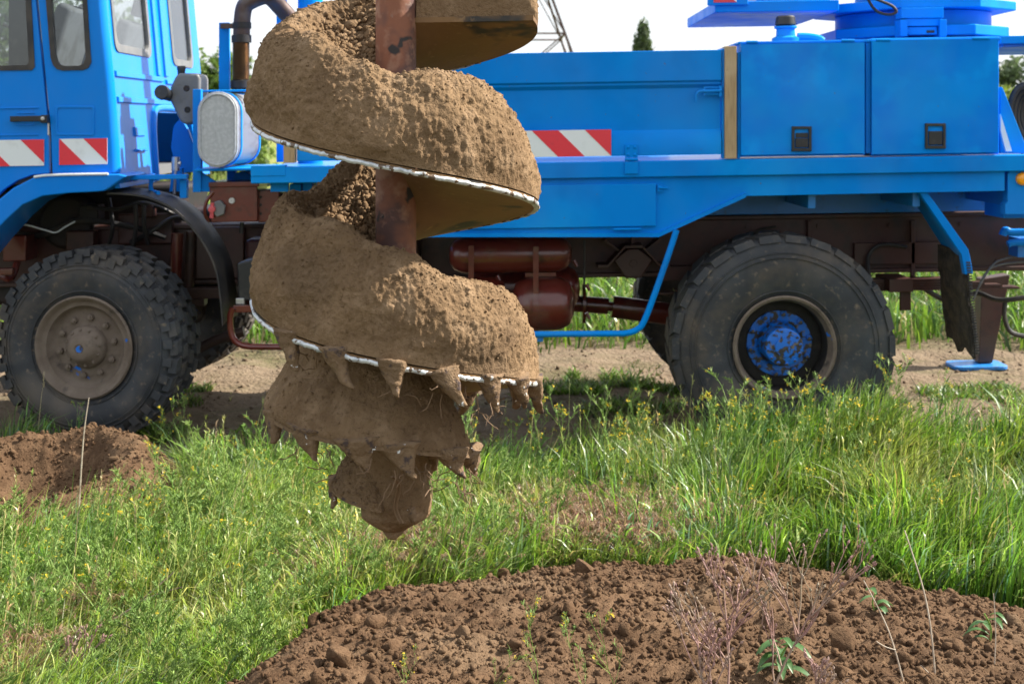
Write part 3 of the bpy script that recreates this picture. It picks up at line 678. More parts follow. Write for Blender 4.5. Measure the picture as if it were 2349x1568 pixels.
# cabinets with dented doors
def cabinet(u0, u1, v0, v1):
    c = part_box('cabinet', 'blue_cabinet', u0, u1, v0 - 2, v1 + 2, Y0 + .03, .75, bevel=.006)
    n, m_ = 44, 40; xs = np.linspace(X(u0 + 2), X(u1 - 2), n); zs = np.linspace(Z(v1, Y0, u0), Z(v0 + 5, Y0, u0), m_)
    AX, AZ_ = np.meshgrid(xs, zs, indexing='ij'); q = np.stack([AX, AZ_, 0 * AX], -1)
    e = np.minimum(np.minimum(AX - xs[0], xs[-1] - AX), np.minimum(AZ_ - zs[0], zs[-1] - AZ_)); e = np.clip(e / .12, 0, 1)
    AY = Y0 + .004 + e * (.007 * fbm(q, 2.6, 2, int(u0)) + .0012 * fbm(q, 9, 2, int(u0) + 3))
    V = np.stack([AX, AY, AZ_ + SH * AX], -1).reshape(-1, 3); B = V.copy(); B[:, 1] = Y0 + .026
    N = n * m_; Q = grid_faces(n, m_); rim = [(i * m_) for i in range(n)] + [(n - 1) * m_ + j for j in range(1, m_)] + [i * m_ + m_ - 1 for i in range(n - 2, -1, -1)] + [j for j in range(m_ - 2, 0, -1)]
    S = np.array([(rim[i], rim[(i + 1) % len(rim)], rim[(i + 1) % len(rim)] + N, rim[i] + N) for i in range(len(rim))])
    me = mesh_np('cabinet_door', np.concatenate([V, B]) - np.array(TO), np.concatenate([Q, S]), smooth=True)
    bm = bmesh.new(); bm.from_mesh(me); bmesh.ops.recalc_face_normals(bm, faces=bm.faces); bm.to_mesh(me); bm.free()
    me.set_sharp_from_angle(angle=R_(40)); d = link('cabinet_door', me, MT['blue_cabinet'], c)
    return c
def paddle(u0, u1, v0, v1, c, opened):
    mb = MB(); Y = Y0 - .012; uc = (u0 + u1) / 2
    mb.plate(poly([(u0, v0), (u1, v0), (u1, v1), (u0, v1)], Y), [poly([(u0 + 6, v0 + 6), (u1 - 6, v0 + 6), (u1 - 6, v1 - 7), (u0 + 6, v1 - 7)], Y)], lambda a, b: (a, Y, b), (0, .022, 0))
    pbox(mb, u0 + 5, u1 - 5, v0 + 5, v1 - 6, Y + .016, .004)
    f = tb(mb, 'latch_frame', 'black', c, .0015)
    mb = MB(); vt = v0 + (27 if opened else 18)
    pbox(mb, u0 + 8, u1 - 8, vt, v1 - 9, Y + .004, .012)
    if opened: pbox(mb, u0 + 8, u1 - 8, v0 + 15, vt - 1, Y + .011, .006)
    tb(mb, 'latch_paddle', 'black', c, .002)
c1_ = cabinet(1698, 1985, 97, 356); paddle(1817, 1862, 290, 347, c1_, True)
c2_ = cabinet(1999, 2292, 88, 354); paddle(2123, 2170, 283, 341, c2_, False)
part_box('cabinet_divider', 'blue', 1986, 1998, 96, 352, Y0 + .035, .1)
mb = MB()
for a, b in ((1712, 1738), (1930, 1960), (2010, 2042), (2230, 2270)): mb.tube([P(a, 97 - (a - 1712) * .016, Y0 + .004), P(b, 97 - (a - 1712) * .016, Y0 + .004)], .008, 8)
tb(mb, 'lid_hinges', 'blue')
for o_, m_ in ((0, 1),):
    mb = MB(); pbox(mb, 1694, 2296, 91, 97, Y0 + .024, .80); tb(mb, 'cabinet_lid', 'blue', bevel=.004)
mb = MB(); c = P(1802, 92, Y0 + .35); mb.lathe([(.001, -.03), (.075, -.03), (.075, .0), (.052, .012), (.05, .05), (.062, .055), (.062, .065), (.001, .065)], (X(1802, 7.5), 7.5, Z(88, 7.5, 1802)), 24, 'z')
filler = tb(mb, 'filler_neck', 'blue'); mb = MB(); mb.lathe([(.001, .066), (.05, .066), (.058, .075), (.052, .115), (.045, .122), (.001, .122)], (X(1802, 7.5), 7.5, Z(88, 7.5, 1802)), 18, 'z'); tb(mb, 'filler_cap', 'black', filler)
ptube('pipe_elbow', 'blue', [(1830, 88, 7.5), (1850, 88, 7.5), (1875, 92, 7.5), (1885, 98, 7.5)], .03)

# slewing ring and crane base over the cabinets
cx, cy = X(2092, 8.35), 8.35
zt = lambda v: Z(v, 8.0, 2092)
def ngon(r, n, ph=0): return [(cx + r * math.cos(2 * math.pi * k / n + ph), cy + r * math.sin(2 * math.pi * k / n + ph)) for k in range(n)]
ring = tb(MB().prism(ngon(.56, 8, R_(22.5)), zt(86), zt(62), 'z'), 'slewing_ring_plate', 'blue', bevel=.008)
tb(MB().prism(ngon(.46, 40), zt(61.5), zt(26), 'z'), 'slewing_ring', 'blue', bevel=.006)
tb(MB().prism(ngon(.60, 8, R_(22.5)), zt(25.5), zt(4), 'z'), 'crane_base_plate', 'blue', bevel=.008)
tb(MB().prism(ngon(.34, 24), zt(3.5), zt(-140), 'z'), 'crane_column', 'blue', bevel=.01)
tb(MB().prism(ngon(.40, 12), zt(110), zt(86.5), 'z'), 'ring_pedestal', 'blue_frame', bevel=.004)
mb = MB(); pbox(mb, 2068, 2165, 18, 42, 7.72, .12); pbox(mb, 2075, 2160, 43, 60, 7.73, .1); pbox(mb, 2080, 2150, 62, 80, 7.74, .1)
for a, b in ((2080, 72), (2160, 70)): mb.lathe([(.001, -.012), (.012, -.012), (.016, 0), (.016, .01)], P(a, b, 7.735), 10)
pbox(mb, 2066, 2082, 45, 84, 7.71, .12); pbox(mb, 2156, 2172, 45, 84, 7.71, .12)
lock = tb(mb, 'slew_lock', 'blue', bevel=.003); part_box('lock_window', 'black', 2126, 2144, 70, 76, 7.735, .006, lock)
arm = part_box('boom_cradle', 'blue', 1640, 1925, 2, 27, 7.62, 1.2, bevel=.006)
part_box('cradle_side', 'blue', 1624, 1716, -60, 12, 7.60, .03, arm); sticker(1637, 1690, -46, 6, 7.596, [(-1, 0), (.6, 1.6)], arm)
part_box('cradle_beam', 'blue_frame', 1735, 1905, -50, 2, 7.9, .5, arm)
mb = MB()
for k in range(3): pbox(mb, 1700, 1900, 29 + k * .1, 31 + k * .1, 7.75 + k * .34, .08)
tb(mb, 'cradle_rib', 'blue_frame', arm)
ptube('wire_cable', 'dark', [(1985, -20, 7.5), (1996, 8, 7.5), (2014, 28, 7.5), (2040, 34, 7.5), (2056, 28, 7.5), (2046, 14, 7.5), (2018, 2, 7.5), (1990, -8, 7.5)], .008)
# rear platform and hoses at the right edge of view
rear = part_box('rear_walkway', 'blue', 2296, 2640, 80, 98, 7.5, 1.4, bevel=.004)
for k in range(5): part_box('walkway_slat', 'blue_frame', 2300, 2640, 99, 106, 7.56 + k * .27, .06, rear)
mb = MB(); mb.prism(poly([(2294, 200), (2300, 200), (2352, 330), (2352, 352), (2294, 352)], 7.3), 7.3, 7.34); tb(mb, 'rear_gusset', 'blue', bevel=.004)
mb = MB(); mb.prism(poly([(2294, 262), (2320, 347), (2306, 347), (2294, 300)], 7.26), 7.25, 7.27); tb(mb, 'gusset_brace', 'white_sticker')
for k in range(5):
    ptube('hydraulic_hose', 'black_rubber', [(2420, 205 + 14 * k, 7.6 + .06 * k), (2352, 195 + 12 * k, 7.6 + .06 * k), (2322 + 6 * k, 225 + 12 * k, 7.6 + .06 * k), (2318 + 9 * k, 290, 7.6 + .06 * k), (2350 + 8 * k, 350, 7.6 + .06 * k)], .018, n=8)
lampb = tb(MB().prism(poly([(2317, 388), (2400, 386), (2400, 492), (2306, 492), (2306, 470), (2312, 462), (2312, 400)], 7.24), 7.24, 7.32), 'tail_bracket', 'blue', bevel=.004)
mb = MB(); mb.lathe([(.001, -.03), (.025, -.028), (.034, -.018), (.036, 0)], P(2345, 410, 7.24), 20); tb(mb, 'marker_lamp', 'orange', lampb)
part_box('tail_box', 'blue', 2302, 2420, 450, 500, 7.36, .3, bevel=.005)
ptube('hydraulic_pipe', 'blue', [(2300, 540, 7.7), (2306, 528, 7.7), (2325, 533, 7.7), (2400, 530, 7.7)], .022)
ptube('hydraulic_pipe', 'blue', [(2312, 560, 7.7), (2330, 556, 7.7), (2400, 558, 7.7)], .02)
part_box('valve_block', 'blue_frame', 2335, 2420, 545, 590, 7.72, .15)
ptube('pale_hose', 'grey_plastic', [(2240, 668, 7.8), (2275, 610, 7.8), (2310, 592, 7.8), (2360, 585, 7.8)], .006, n=6)
ptube('pale_hose', 'grey_plastic', [(2232, 690, 7.8), (2262, 625, 7.8), (2300, 606, 7.8), (2360, 600, 7.8)], .006, n=6)
ptube('hydraulic_hose', 'black_rubber', [(2095, 638, 8.3), (2130, 668, 8.3), (2180, 690, 8.3), (2240, 672, 8.2), (2300, 688, 8.1), (2420, 670, 8.0)], .016, n=8)
ptube('hydraulic_hose', 'black_rubber', [(2306, 690, 8.1), (2305, 730, 8.1), (2325, 765, 8.1), (2400, 775, 8.1)], .014, n=8)
# far side jack with its pad
jy = 10.05
mb = MB(); mb.prism([(X(2253, jy), Z(640, jy, 2253)), (X(2318, jy), Z(630, jy, 2318)), (X(2277, jy), Z(832, jy, 2277)), (X(2245, jy), Z(832, jy, 2245))], jy, jy + .14)
jack = tb(mb, 'jack_leg', 'oxide_dusty', bevel=.006)
tb(MB().prism(rrect(X(2180, jy), X(2302, jy), jy - .13, jy + .16, .06), Z(842, jy, 2240), Z(834, jy, 2240), 'z'), 'jack_pad', 'blue_frame', jack, .004)
tb(MB().box(X(2253, jy) - .05, X(2318, jy), 9.0, jy + .1, .88, 1.02), 'jack_beam', 'oxide_dusty')
# mud flap with its arm
mb = MB(); Yf = 7.26
q = [(2108, 441), (2128, 441), (2222, 572), (2233, 628), (2214, 630), (2205, 583)]
mb.prism(poly(q, Yf), Yf, Yf + .05); mb.prism(poly([(2086, 446), (2104, 446), (2190, 575), (2186, 600), (2172, 590), (2166, 572)], Yf + .5), Yf + .45, Yf + .5)
mb.add([P(2110, 444, Yf + .05), P(2124, 444, Yf + .05), P(2214, 578, Yf + .05), P(2204, 586, Yf + .05), P(2092, 448, Yf + .45), P(2102, 448, Yf + .45), P(2186, 578, Yf + .45), P(2176, 586, Yf + .45)],
       [(0, 1, 2, 3), (4, 7, 6, 5), (0, 4, 5, 1), (1, 5, 6, 2), (2, 6, 7, 3), (3, 7, 4, 0)])
fa = tb(mb, 'mud_flap_arm', 'blue', bevel=.004)
xf0, xf1 = X(2214, Yf), X(2238, Yf)
n, m_ = 24, 40; tY = np.linspace(Yf + .01, Yf + .47, n); tS = np.linspace(0, 1, m_)
TY, TS = np.meshgrid(tY, tS, indexing='ij'); zt0, zb0 = Z(578, Yf, 2225), Z(818, Yf, 2238)
FX = xf0 - .005 + (xf1 - xf0) * TS + .01 * fbm(np.stack([TY * 0, TY, TS], -1), 5, 3, 2)
FZ = zt0 + (zb0 - zt0 + .05 * vnoise(np.stack([TY * 9, TY * 0, TY * 0], -1), 6)) * TS
V = np.stack([FX, TY, FZ + SH * FX], -1).reshape(-1, 3); V2_ = V + np.array([.018, 0, 0]); N = n * m_
g = grid_faces(n, m_); rim = [(i * m_) for i in range(n)] + [(n - 1) * m_ + j for j in range(1, m_)] + [i * m_ + m_ - 1 for i in range(n - 2, -1, -1)] + [j for j in range(m_ - 2, 0, -1)]
S_ = np.array([(rim[i], rim[(i + 1) % len(rim)], rim[(i + 1) % len(rim)] + N, rim[i] + N) for i in range(len(rim))])
fl = link('mud_flap', mesh_np('mud_flap', np.concatenate([V, V2_]) - np.array(TO), np.concatenate([g, g[:, ::-1] + N, S_]), smooth=True), MT['mud_rubber'], truck)
mb = MB()
for k in range(34):
    v = 600 + 6.3 * k; mb.box(xf0 + (xf1 - xf0) * (v - 578) / 240 + .0, xf0 + (xf1 - xf0) * (v - 578) / 240 + .022, Yf - .006, Yf + .008, Z(v + 3.4, Yf, 2225), Z(v, Yf, 2225))
tb(mb, 'flap_edge_ribs', 'black_rubber', fl)

# air tanks on straps
def tank(name, x0, x1, yc, zc, r):
    L = x1 - x0; prof = [(.001, x0), (r * .45, x0 + .006), (r * .8, x0 + .03), (r * .97, x0 + .075), (r, x0 + .11), (r, x1 - .11), (r * .97, x1 - .075), (r * .8, x1 - .03), (r * .45, x1 - .006), (.001, x1)]
    return tb(MB().lathe(prof, (0, yc, zc), 40, 'x'), name, 'oxide', ang=60)
ty = 7.62
t1_ = tank('air_tank', X(1030, ty), X(1312, ty), ty, Z(583, ty, 1170), .102)
t2_ = tank('air_tank', X(1172, ty), X(1318, ty), ty - .02, Z(695, ty, 1245), .148)
t3_ = tank('air_tank', X(1010, ty), X(1166, ty), ty + .0, Z(695, ty, 1090), .148)
t4_ = tank('air_tank', X(1080, 8.0 - .1), X(1330, 8.0 - .1), 7.88, Z(660, 7.9, 1200), .13)
def strap(u, v, r, yc, w_=.028):
    x0 = X(u, ty); tb(MB().lathe([(r + .001, x0), (r + .005, x0), (r + .005, x0 + w_), (r + .001, x0 + w_)], (0, yc, Z(v, ty, u)), 40, 'x', True), 'tank_strap', 'oxide')
for u in (1076, 1220): strap(u, 583, .102, ty)
strap(1222, 695, .148, ty - .02); strap(1090, 695, .148, ty)
mb = MB()
for u in (1076, 1222): mb.box(X(u, ty), X(u, ty) + .03, ty - .155 if u > 1200 else ty - .11, ty - .148 if u > 1200 else ty - .104, Z(700, ty, u), Z(560, ty, u))
mb.box(X(1205, ty), X(1275, ty), ty - .03, ty + .03, Z(633, ty, 1240), Z(624, ty, 1240)); mb.box(X(1120, ty), X(1180, ty), ty - .13, ty - .12, Z(684, ty, 1150), Z(666, ty, 1150))
tb(mb, 'strap_plates', 'oxide')
for u, v in ((1316, 605), (1140, 640), (1345, 660), (1345, 725)):
    mb = MB().cyl(P(u, v - 8, ty), P(u + 8, v + 6, ty), .012, .008, 8); tb(mb, 'drain_fitting', 'oxide')
# ribbed casting on the rail, drive shaft, handrail
ch = []
xc, zc, yc = X(1452, 7.9), Z(603, 7.9, 1452), 7.9
mb = MB(); mb.prism([(xc - .03, zc + .085), (xc + .03, zc + .085), (xc + .115, zc + .02), (xc + .045, zc - .085), (xc - .045, zc - .085), (xc - .115, zc + .02)], yc - .03, yc + .12)
cast = tb(mb, 'cross_tube_bracket', 'oxide_dusty', bevel=.01)
mb = MB(); q = [(-.21, -.02), (-.15, -.02), (-.05, .09), (.05, .09), (.15, -.02), (.21, -.02)]
mb.prism([(xc + a, zc + b) for a, b in q] + [(xc + a, zc + b + .018) for a, b in q[::-1]], yc - .06, yc + .1); tb(mb, 'bracket_strap', 'oxide_dusty', cast, .003)
for a in (-48, 0, 48):
    mb = MB(); s, c = math.sin(R_(a)), math.cos(R_(a)); mb.add([(xc + s * .10 - c * .008, yc + .01, zc + c * .10 + s * .008), (xc + s * .10 + c * .008, yc + .01, zc + c * .10 - s * .008), (xc + s * .22 + c * .008, yc + .01, zc + c * .20 - s * .008), (xc + s * .22 - c * .008, yc + .01, zc + c * .20 + s * .008),
        (xc + s * .10 - c * .008, yc + .12, zc + c * .10 + s * .008), (xc + s * .10 + c * .008, yc + .12, zc + c * .10 - s * .008), (xc + s * .22 + c * .008, yc + .12, zc + c * .20 - s * .008), (xc + s * .22 - c * .008, yc + .12, zc + c * .20 + s * .008)],
        [(0, 1, 2, 3), (7, 6, 5, 4), (0, 4, 5, 1), (1, 5, 6, 2), (2, 6, 7, 3), (3, 7, 4, 0)])
    tb(mb, 'bracket_rib', 'oxide_dusty', cast)
mb = MB().lathe([(.001, -.036), (.02, -.036), (.022, -.03)], (xc, yc, zc), 12); tb(mb, 'bracket_boss', 'oxide_dusty', cast)
ds_y = 8.42
mb = MB(); mb.tube([P(1240, 690, ds_y), P(1395, 702, ds_y)], .05, 16); mb.tube([P(1395, 702, ds_y), P(1412, 704, ds_y)], .03, 16); mb.tube([P(1404, 703, ds_y), P(1650, 735, ds_y)], .068, 20)
mb.lathe([(.001, 0), (.12, 0), (.12, .02), (.06, .03)], P(1335, 697, ds_y), 20, 'x'); tb(mb, 'drive_shaft', 'oxide')
mb = MB(); mb.box(X(1520, 7.95), X(1700, 7.95), 7.95, 8.02, Z(642, 7.95, 1600), Z(610, 7.95, 1600))
for k in range(5): mb.box(X(1500, 7.98) + .1 * k, X(1960, 7.98) - .1 * k + .9, 7.80, 7.90, .79 + .014 * k, .802 + .014 * k)
tb(mb, 'rear_leaf_spring', 'oxide_dusty', bevel=.002)
ptube('side_guard_rail', 'blue', [(1552, 527, Y0 + .01), (1538, 570, Y0 + .01), (1505, 665, Y0 + .01), (1478, 735, Y0 + .01), (1462, 755, Y0 + .01), (1435, 764, Y0 + .01), (1380, 765, Y0 + .01), (1000, 768, Y0 + .01), (960, 766, Y0 + .01), (935, 745, Y0 + .01), (925, 700, Y0 + .01), (915, 545, Y0 + .01)], .0165, n=12)
part_box('rail_hanger', 'blue_frame', 1232, 1246, 764, 784, Y0 + .02, .03); part_box('air_line', 'black_rubber', 1338, 1343, 545, 660, 7.75, .01)
for k in range(4): ptube('brake_hose', 'black_rubber', [(1640, 600 - 4 * k, 8.0), (1690, 560 - 6 * k, 7.98), (1740, 528 + 6 * k, 7.97), (1780, 520 + 10 * k, 8.0)], .008, n=6)
ptube('brake_hose', 'black_rubber', [(1995, 640, 7.95), (1992, 590, 7.95), (2020, 562, 7.95), (2080, 566, 7.95)], .012, n=8)
mb = MB(); pbox(mb, 1960, 2170, 556, 606, 7.99, .03); tb(mb, 'rail_plate', 'oxide_dusty', bevel=.004)
mb = MB(); pbox(mb, 2040, 2095, 640, 670, 7.7, .3); pbox(mb, 2065, 2090, 668, 712, 7.75, .02); tb(mb, 'shackle_bracket', 'oxide_dusty', bevel=.004)

# axles
for xx, zz_ in ((X(192, 7.4), .6), (X(1800, 7.4), .59)):
    mb = MB(); mb.tube([(xx, 7.55, zz_), (xx, 9.35, zz_)], .085, 16); mb.lathe([(.001, -.19), (.12, -.17), (.19, -.08), (.2, .0), (.19, .08), (.12, .17), (.001, .19)], (xx, 8.45, zz_), 24, 'y'); tb(mb, 'axle', 'dark', ang=60)
tb(MB().box(X(60, 7.9), X(520, 7.9), 7.88, 7.97, .80, .86).box(X(110, 7.9), X(470, 7.9), 7.88, 7.97, .76, .797), 'front_leaf_spring', 'oxide_dusty', bevel=.003)
ptube('shock_absorber', 'oxide', [(407, 535, 7.85), (402, 660, 7.85), (400, 720, 7.85)], .034, seg=0, n=16)
ptube('shock_absorber', 'oxide_dusty', [(438, 530, 7.95), (432, 700, 7.95)], .028, seg=0, n=14)

# ------------------------------------------------------------------ wheels
def wheel(name, u, v, Yf, R, W, deep, steer, far=False, nb=30):
    c = P(u, v, Yf); c = (c[0], c[1], c[2] + SH * c[0])
    wl = empty(name, (c[0] - TO[0], c[1] - TO[1], c[2]), truck); wl.rotation_euler = (0, 0, steer)
    r0 = .262
    prof = [(r0, .03), (r0 + .012, .012), (.31, .0), (.36, -.012), (.42, -.018), (R * .82, -.012), (R * .88, .002), (R * .925, .014), (R * .945, .035), (R * .955, W * .5), (R * .945, W - .035), (R * .88, W), (.42, W + .015), (.31, W), (r0, W - .03), (r0, .03)]
    if deep: prof = [(r if r < R * .87 else r + (R * .985 - R * .955) * min((r / R - .87) / .07, 1), y) for r, y in prof]
    MBt = MB().lathe(prof, n=96)
    # raised rings on the wall
    for rr, yy in ((.30, -.002), (R * .80, -.017), (R * .84, -.011)):
        MBt.lathe([(rr - .005, yy + .006), (rr - .002, yy - .003), (rr + .002, yy - .003), (rr + .005, yy + .006)], n=96)
    ty_ = MBt.build('tyre', MT['rubber'], wl, ang=50)
    # tread: shoulder lugs that wrap onto the wall and staggered centre blocks
    mb = MB(); rnd = random.Random(int(u))
    def block(a0, a1, y0, y1, ri, ro, skew=0.0, ch=.012, wrap=0.0):
        vs = []
        for (a, y, r) in ((a0, y0, ri), (a1, y0, ri), (a1, y1, ri), (a0, y1, ri), (a0 + ch, y0 + ch + wrap * 0, ro), (a1 - ch, y0 + ch, ro), (a1 - ch, y1 - ch, ro), (a0 + ch, y1 - ch, ro)):
            aa = a + skew * (y - W / 2); vs.append((r * math.cos(aa), y, r * math.sin(aa)))
        mb.add(vs, [(0, 3, 2, 1), (4, 5, 6, 7), (0, 1, 5, 4), (1, 2, 6, 5), (2, 3, 7, 6), (3, 0, 4, 7)])
    da = 2 * math.pi / nb; ro = R
    for k in range(nb):
        a = k * da; j = lambda: rnd.uniform(-.006, .006)
        if not deep:
            for row in range(4):
                y0 = -.002 + row * W / 4 + .004; y1 = y0 + W / 4 - .014; off = (row % 2) * da / 2
                block(a + off + j(), a + off + da * .78 + j(), y0, y1, R * .93, ro + j() * .5, .35 * (1 if row < 2 else -1), .009)
            for sgn, yb in ((1, -.010), (-1, W)):                 # lug feet on the wall
                block(a + .01, a + da * .55, yb if sgn > 0 else yb - .012, yb + .014, R * .865, R * .955, 0, .004)
        else:
            for row in range(2):
                y0 = 0.002 + row * W / 2 + .004; y1 = y0 + W / 2 - .012; off = row * da / 2
                block(a + off + j(), a + off + da * .86 + j(), y0 - .004, y1, R * .94, ro + j() * .3, .5 * (1 if row == 0 else -1), .016)
    mb.build('tread', MT['rubber'], wl, ang=30)
    if deep:
        rp = [(.275, .006), (.277, -.006), (.268, -.014), (.256, -.008), (.252, .02), (.240, .05), (.236, .20), (.225, .235), (.16, .245), (.12, .245)]
        MB().lathe(rp[:6], n=72).build('rim', MT['rim_dust'], wl, ang=50); MB().lathe(rp[5:], n=72).build('rim_well', MT['hub_inner'], wl, ang=50)
        MB().lathe([(.234, .168), (.225, .162), (.15, .158), (.11, .16)], n=60).build('rim_disc', MT['hub_inner'], wl)
        MB().lathe([(.178, .156), (.176, .147), (.135, .146), (.122, .15), (.118, .12), (.10, .10)], n=48).build('hub_flange', MT['hub_blue'], wl)
        MB().lathe([(.108, .12), (.104, .03), (.100, .012), (.096, .01), (.07, .006), (.052, .005), (.05, -.005), (.03, -.007), (.001, -.007)], n=40).build('hub', MT['hub_blue'], wl, ang=25)
        lugs = [(.162, .128, 10, .017, .03), (.088, .003, 12, .010, .014)]
    else:
        rp = [(.275, .006), (.277, -.008), (.268, -.016), (.257, -.010), (.250, .006), (.238, .012), (.222, .014), (.214, .03), (.200, .052), (.185, .055), (.165, .05), (.12, .045), (.09, .045)]
        MB().lathe(rp, n=72).build('rim', MT['rim_dust'], wl, ang=50)
        MB().lathe([(.115, .047), (.112, .012), (.104, -.002), (.088, -.012), (.078, -.03), (.066, -.045), (.05, -.052), (.026, -.054), (.024, -.05), (.001, -.05)], n=40).build('hub', MT['rim_dust'], wl, ang=30)
        MB().lathe([(.001, -.053), (.018, -.054), (.017, -.051)], n=14).build('hub_plug', MT['hub_blue'], wl)
        lugs = [(.155, .03, 10, .019, .03), (.094, -.014, 12, .009, .012)]
    for rr, yy, nn, s, hgt in lugs:
        nm = bpy.data.meshes.get('lug_nut_%d_%d' % (deep, nn))
        if nm is None:
            nm = MB().lathe([(.001, -hgt * .3), (s * .5, -hgt * .28), (s * .62, -hgt * .1), (s * .95, 0), (s, hgt), (s * .2, hgt)], n=6).mesh('lug_nut_%d_%d' % (deep, nn)); nm.materials.append(MT['hub_blue' if deep else 'rim_dust'])
        for k in range(nn):
            a = 2 * math.pi * (k + .3) / nn; o = bpy.data.objects.new('lug_nut', nm); o.location = (rr * math.cos(a), yy, rr * math.sin(a)); o.parent = wl; col.objects.link(o)
    return wl
def copy_tree(o, parent):
    c = o.copy(); col.objects.link(c); c.parent = parent
    for ch in o.children: copy_tree(ch, c)
    return c
wf = wheel('front_wheel', 192, 797, 7.26, .522, .36, False, R_(-9), nb=32)
wr = wheel('rear_wheel', 1800, 797, 7.25, .597, .39, True, 0, nb=26)
for w0 in (wf, wr):
    o = copy_tree(w0, truck); o.location.y = 2 * 1.25 - .1 - (w0.location.y + 1.25) - .05 + .0
    o.location.y = -w0.location.y; o.rotation_euler.z = math.pi + (R_(-9) if w0 is wf else 0)

# ------------------------------------------------------------------ cab
CY0, CY1 = 7.22, 9.46
cab = empty('cab', (0, 0, 0), truck)
def cpart(mb, name, m, parent=cab, bevel=0.0): return mb.build(name, MT[m], parent, TO, SH, bevel)
ZB = Z(396, CY0, 250)
XR = lambda z: X(262, CY0) - .0911 * (z - ZB)
ROOF = 2.98
# near side: pillar panel with quarter window, door with window
def pl(pts, Y=CY0): return poly(pts, Y)
qwin = [(108, -92), (111, 0), (121, 130), (126, 146), (134, 155), (146, 158), (188, 157), (199, 152), (205, 140), (204, 125), (196, 0), (190, -92), (180, -104), (118, -104)]
corner = [(120, 398), (116, 295), (87, 0), (76, -235), (205, -235), (219, 0), (239, 200), (253, 396)]
side = cpart(MB().plate(pl(corner), [pl(qwin)], lambda a, b: (a, CY0, b), (0, .04, 0)), 'rear_pillar_panel', 'blue_cab', bevel=.004)
def shrink(pts, k):
    cx_ = sum(p[0] for p in pts) / len(pts); cy_ = sum(p[1] for p in pts) / len(pts)
    return [(cx_ + (p[0] - cx_) * (1 - 2 * k / (max(q[0] for q in pts) - min(q[0] for q in pts))), cy_ + (p[1] - cy_) * (1 - 2 * k / (max(q[1] for q in pts) - min(q[1] for q in pts)))) for p in pts]
def window(parent, loop2d, mapf, nrm, k, name='window'):
    nv = Vector(nrm)
    o_ = shrink(loop2d, -.012); i_ = shrink(loop2d, k)
    g = MB().plate(o_, [i_], lambda a, b: Vector(mapf(a, b)) + nv * .008, tuple(-nv * .03))
    f = cpart(g, 'window_gasket', 'black_rubber', parent)
    cpart(MB().plate(i_, [], lambda a, b: Vector(mapf(a, b)) - nv * .006, tuple(-nv * .004)), 'pane', 'glass', parent)
window(side, pl(qwin), lambda a, b: (a, CY0, b), (0, -1, 0), .018)
dwin = [(-345, -100), (56, -100), (68, 0), (76, 150), (70, 157), (-300, 162), (-330, 150), (-360, 0)]
doorp = [(113, 398), (72, 402), (40, 414), (10, 434), (-25, 470), (-60, 520), (-420, 520), (-430, 0), (-400, -135), (60, -135), (82, 0), (111, 295)]
door = cpart(MB().plate(pl(doorp), [pl(dwin)], lambda a, b: (a, CY0 - .004, b), (0, .04, 0)), 'door', 'blue_cab', bevel=.005)
window(door, pl(dwin), lambda a, b: (a, CY0 - .004, b), (0, -1, 0), .02)
cpart(pbox(MB(), 20, 72, -100, 160, CY0 + .05, .06), 'door_window_post', 'black', door)
mb = MB(); pbox(mb, 22, 106, 266, 279, CY0 - .05, .02); pbox(mb, 92, 108, 264, 282, CY0 - .045, .045); pbox(mb, 22, 30, 268, 278, CY0 - .04, .04); h_ = cpart(mb, 'door_handle', 'black', door, .004)
mb = MB(); mb.lathe([(.001, -.004), (.010, -.003), (.011, 0)], P(98, 272, CY0 - .052), 14); cpart(mb, 'key_lock', 'steel', door)
mb = MB(); pbox(mb, -160, 88, 247, 251, CY0 - .010, .008); pbox(mb, -160, 88, 309, 313, CY0 - .010, .008); pbox(mb, 38, 80, 258, 261, CY0 - .009, .006); pbox(mb, 38, 80, 286, 289, CY0 - .009, .006); cpart(mb, 'door_pressing', 'blue_cab', door, .003)
mb = MB(); mb.plate(pl(rrect(127, 217, 243, 311, 6, 3)), [pl(rrect(132, 212, 248, 306, 5, 3))], lambda a, b: (a, CY0 - .005, b), (0, .005, 0)); cpart(mb, 'panel_pressing', 'blue_cab', side, .002)
ptube('drip_moulding', 'blue_cab', [(226, 0, CY0 + .01), (240, 150, CY0 + .01), (249, 240, CY0 + .01)], .008, cab)
cpart(pbox(MB(), 109, 113, 265, 310, CY0 - .004, .02), 'striker', 'steel', side)
sticker(-44, 101, 321, 381, CY0 - .012, [(-.95, .12), (1.52, 2.6)], door)
sticker(136, 246, 318, 377.5, CY0 - .006, [(-1.1, .02), (.93, 2.2)], side)
# rounded rear corner
ptube('corner_post', 'blue_cab', [(212, -235, CY0 + .045), (225, 0, CY0 + .045), (245, 200, CY0 + .045), (258, 397, CY0 + .045)], .045, cab, 20, 3)
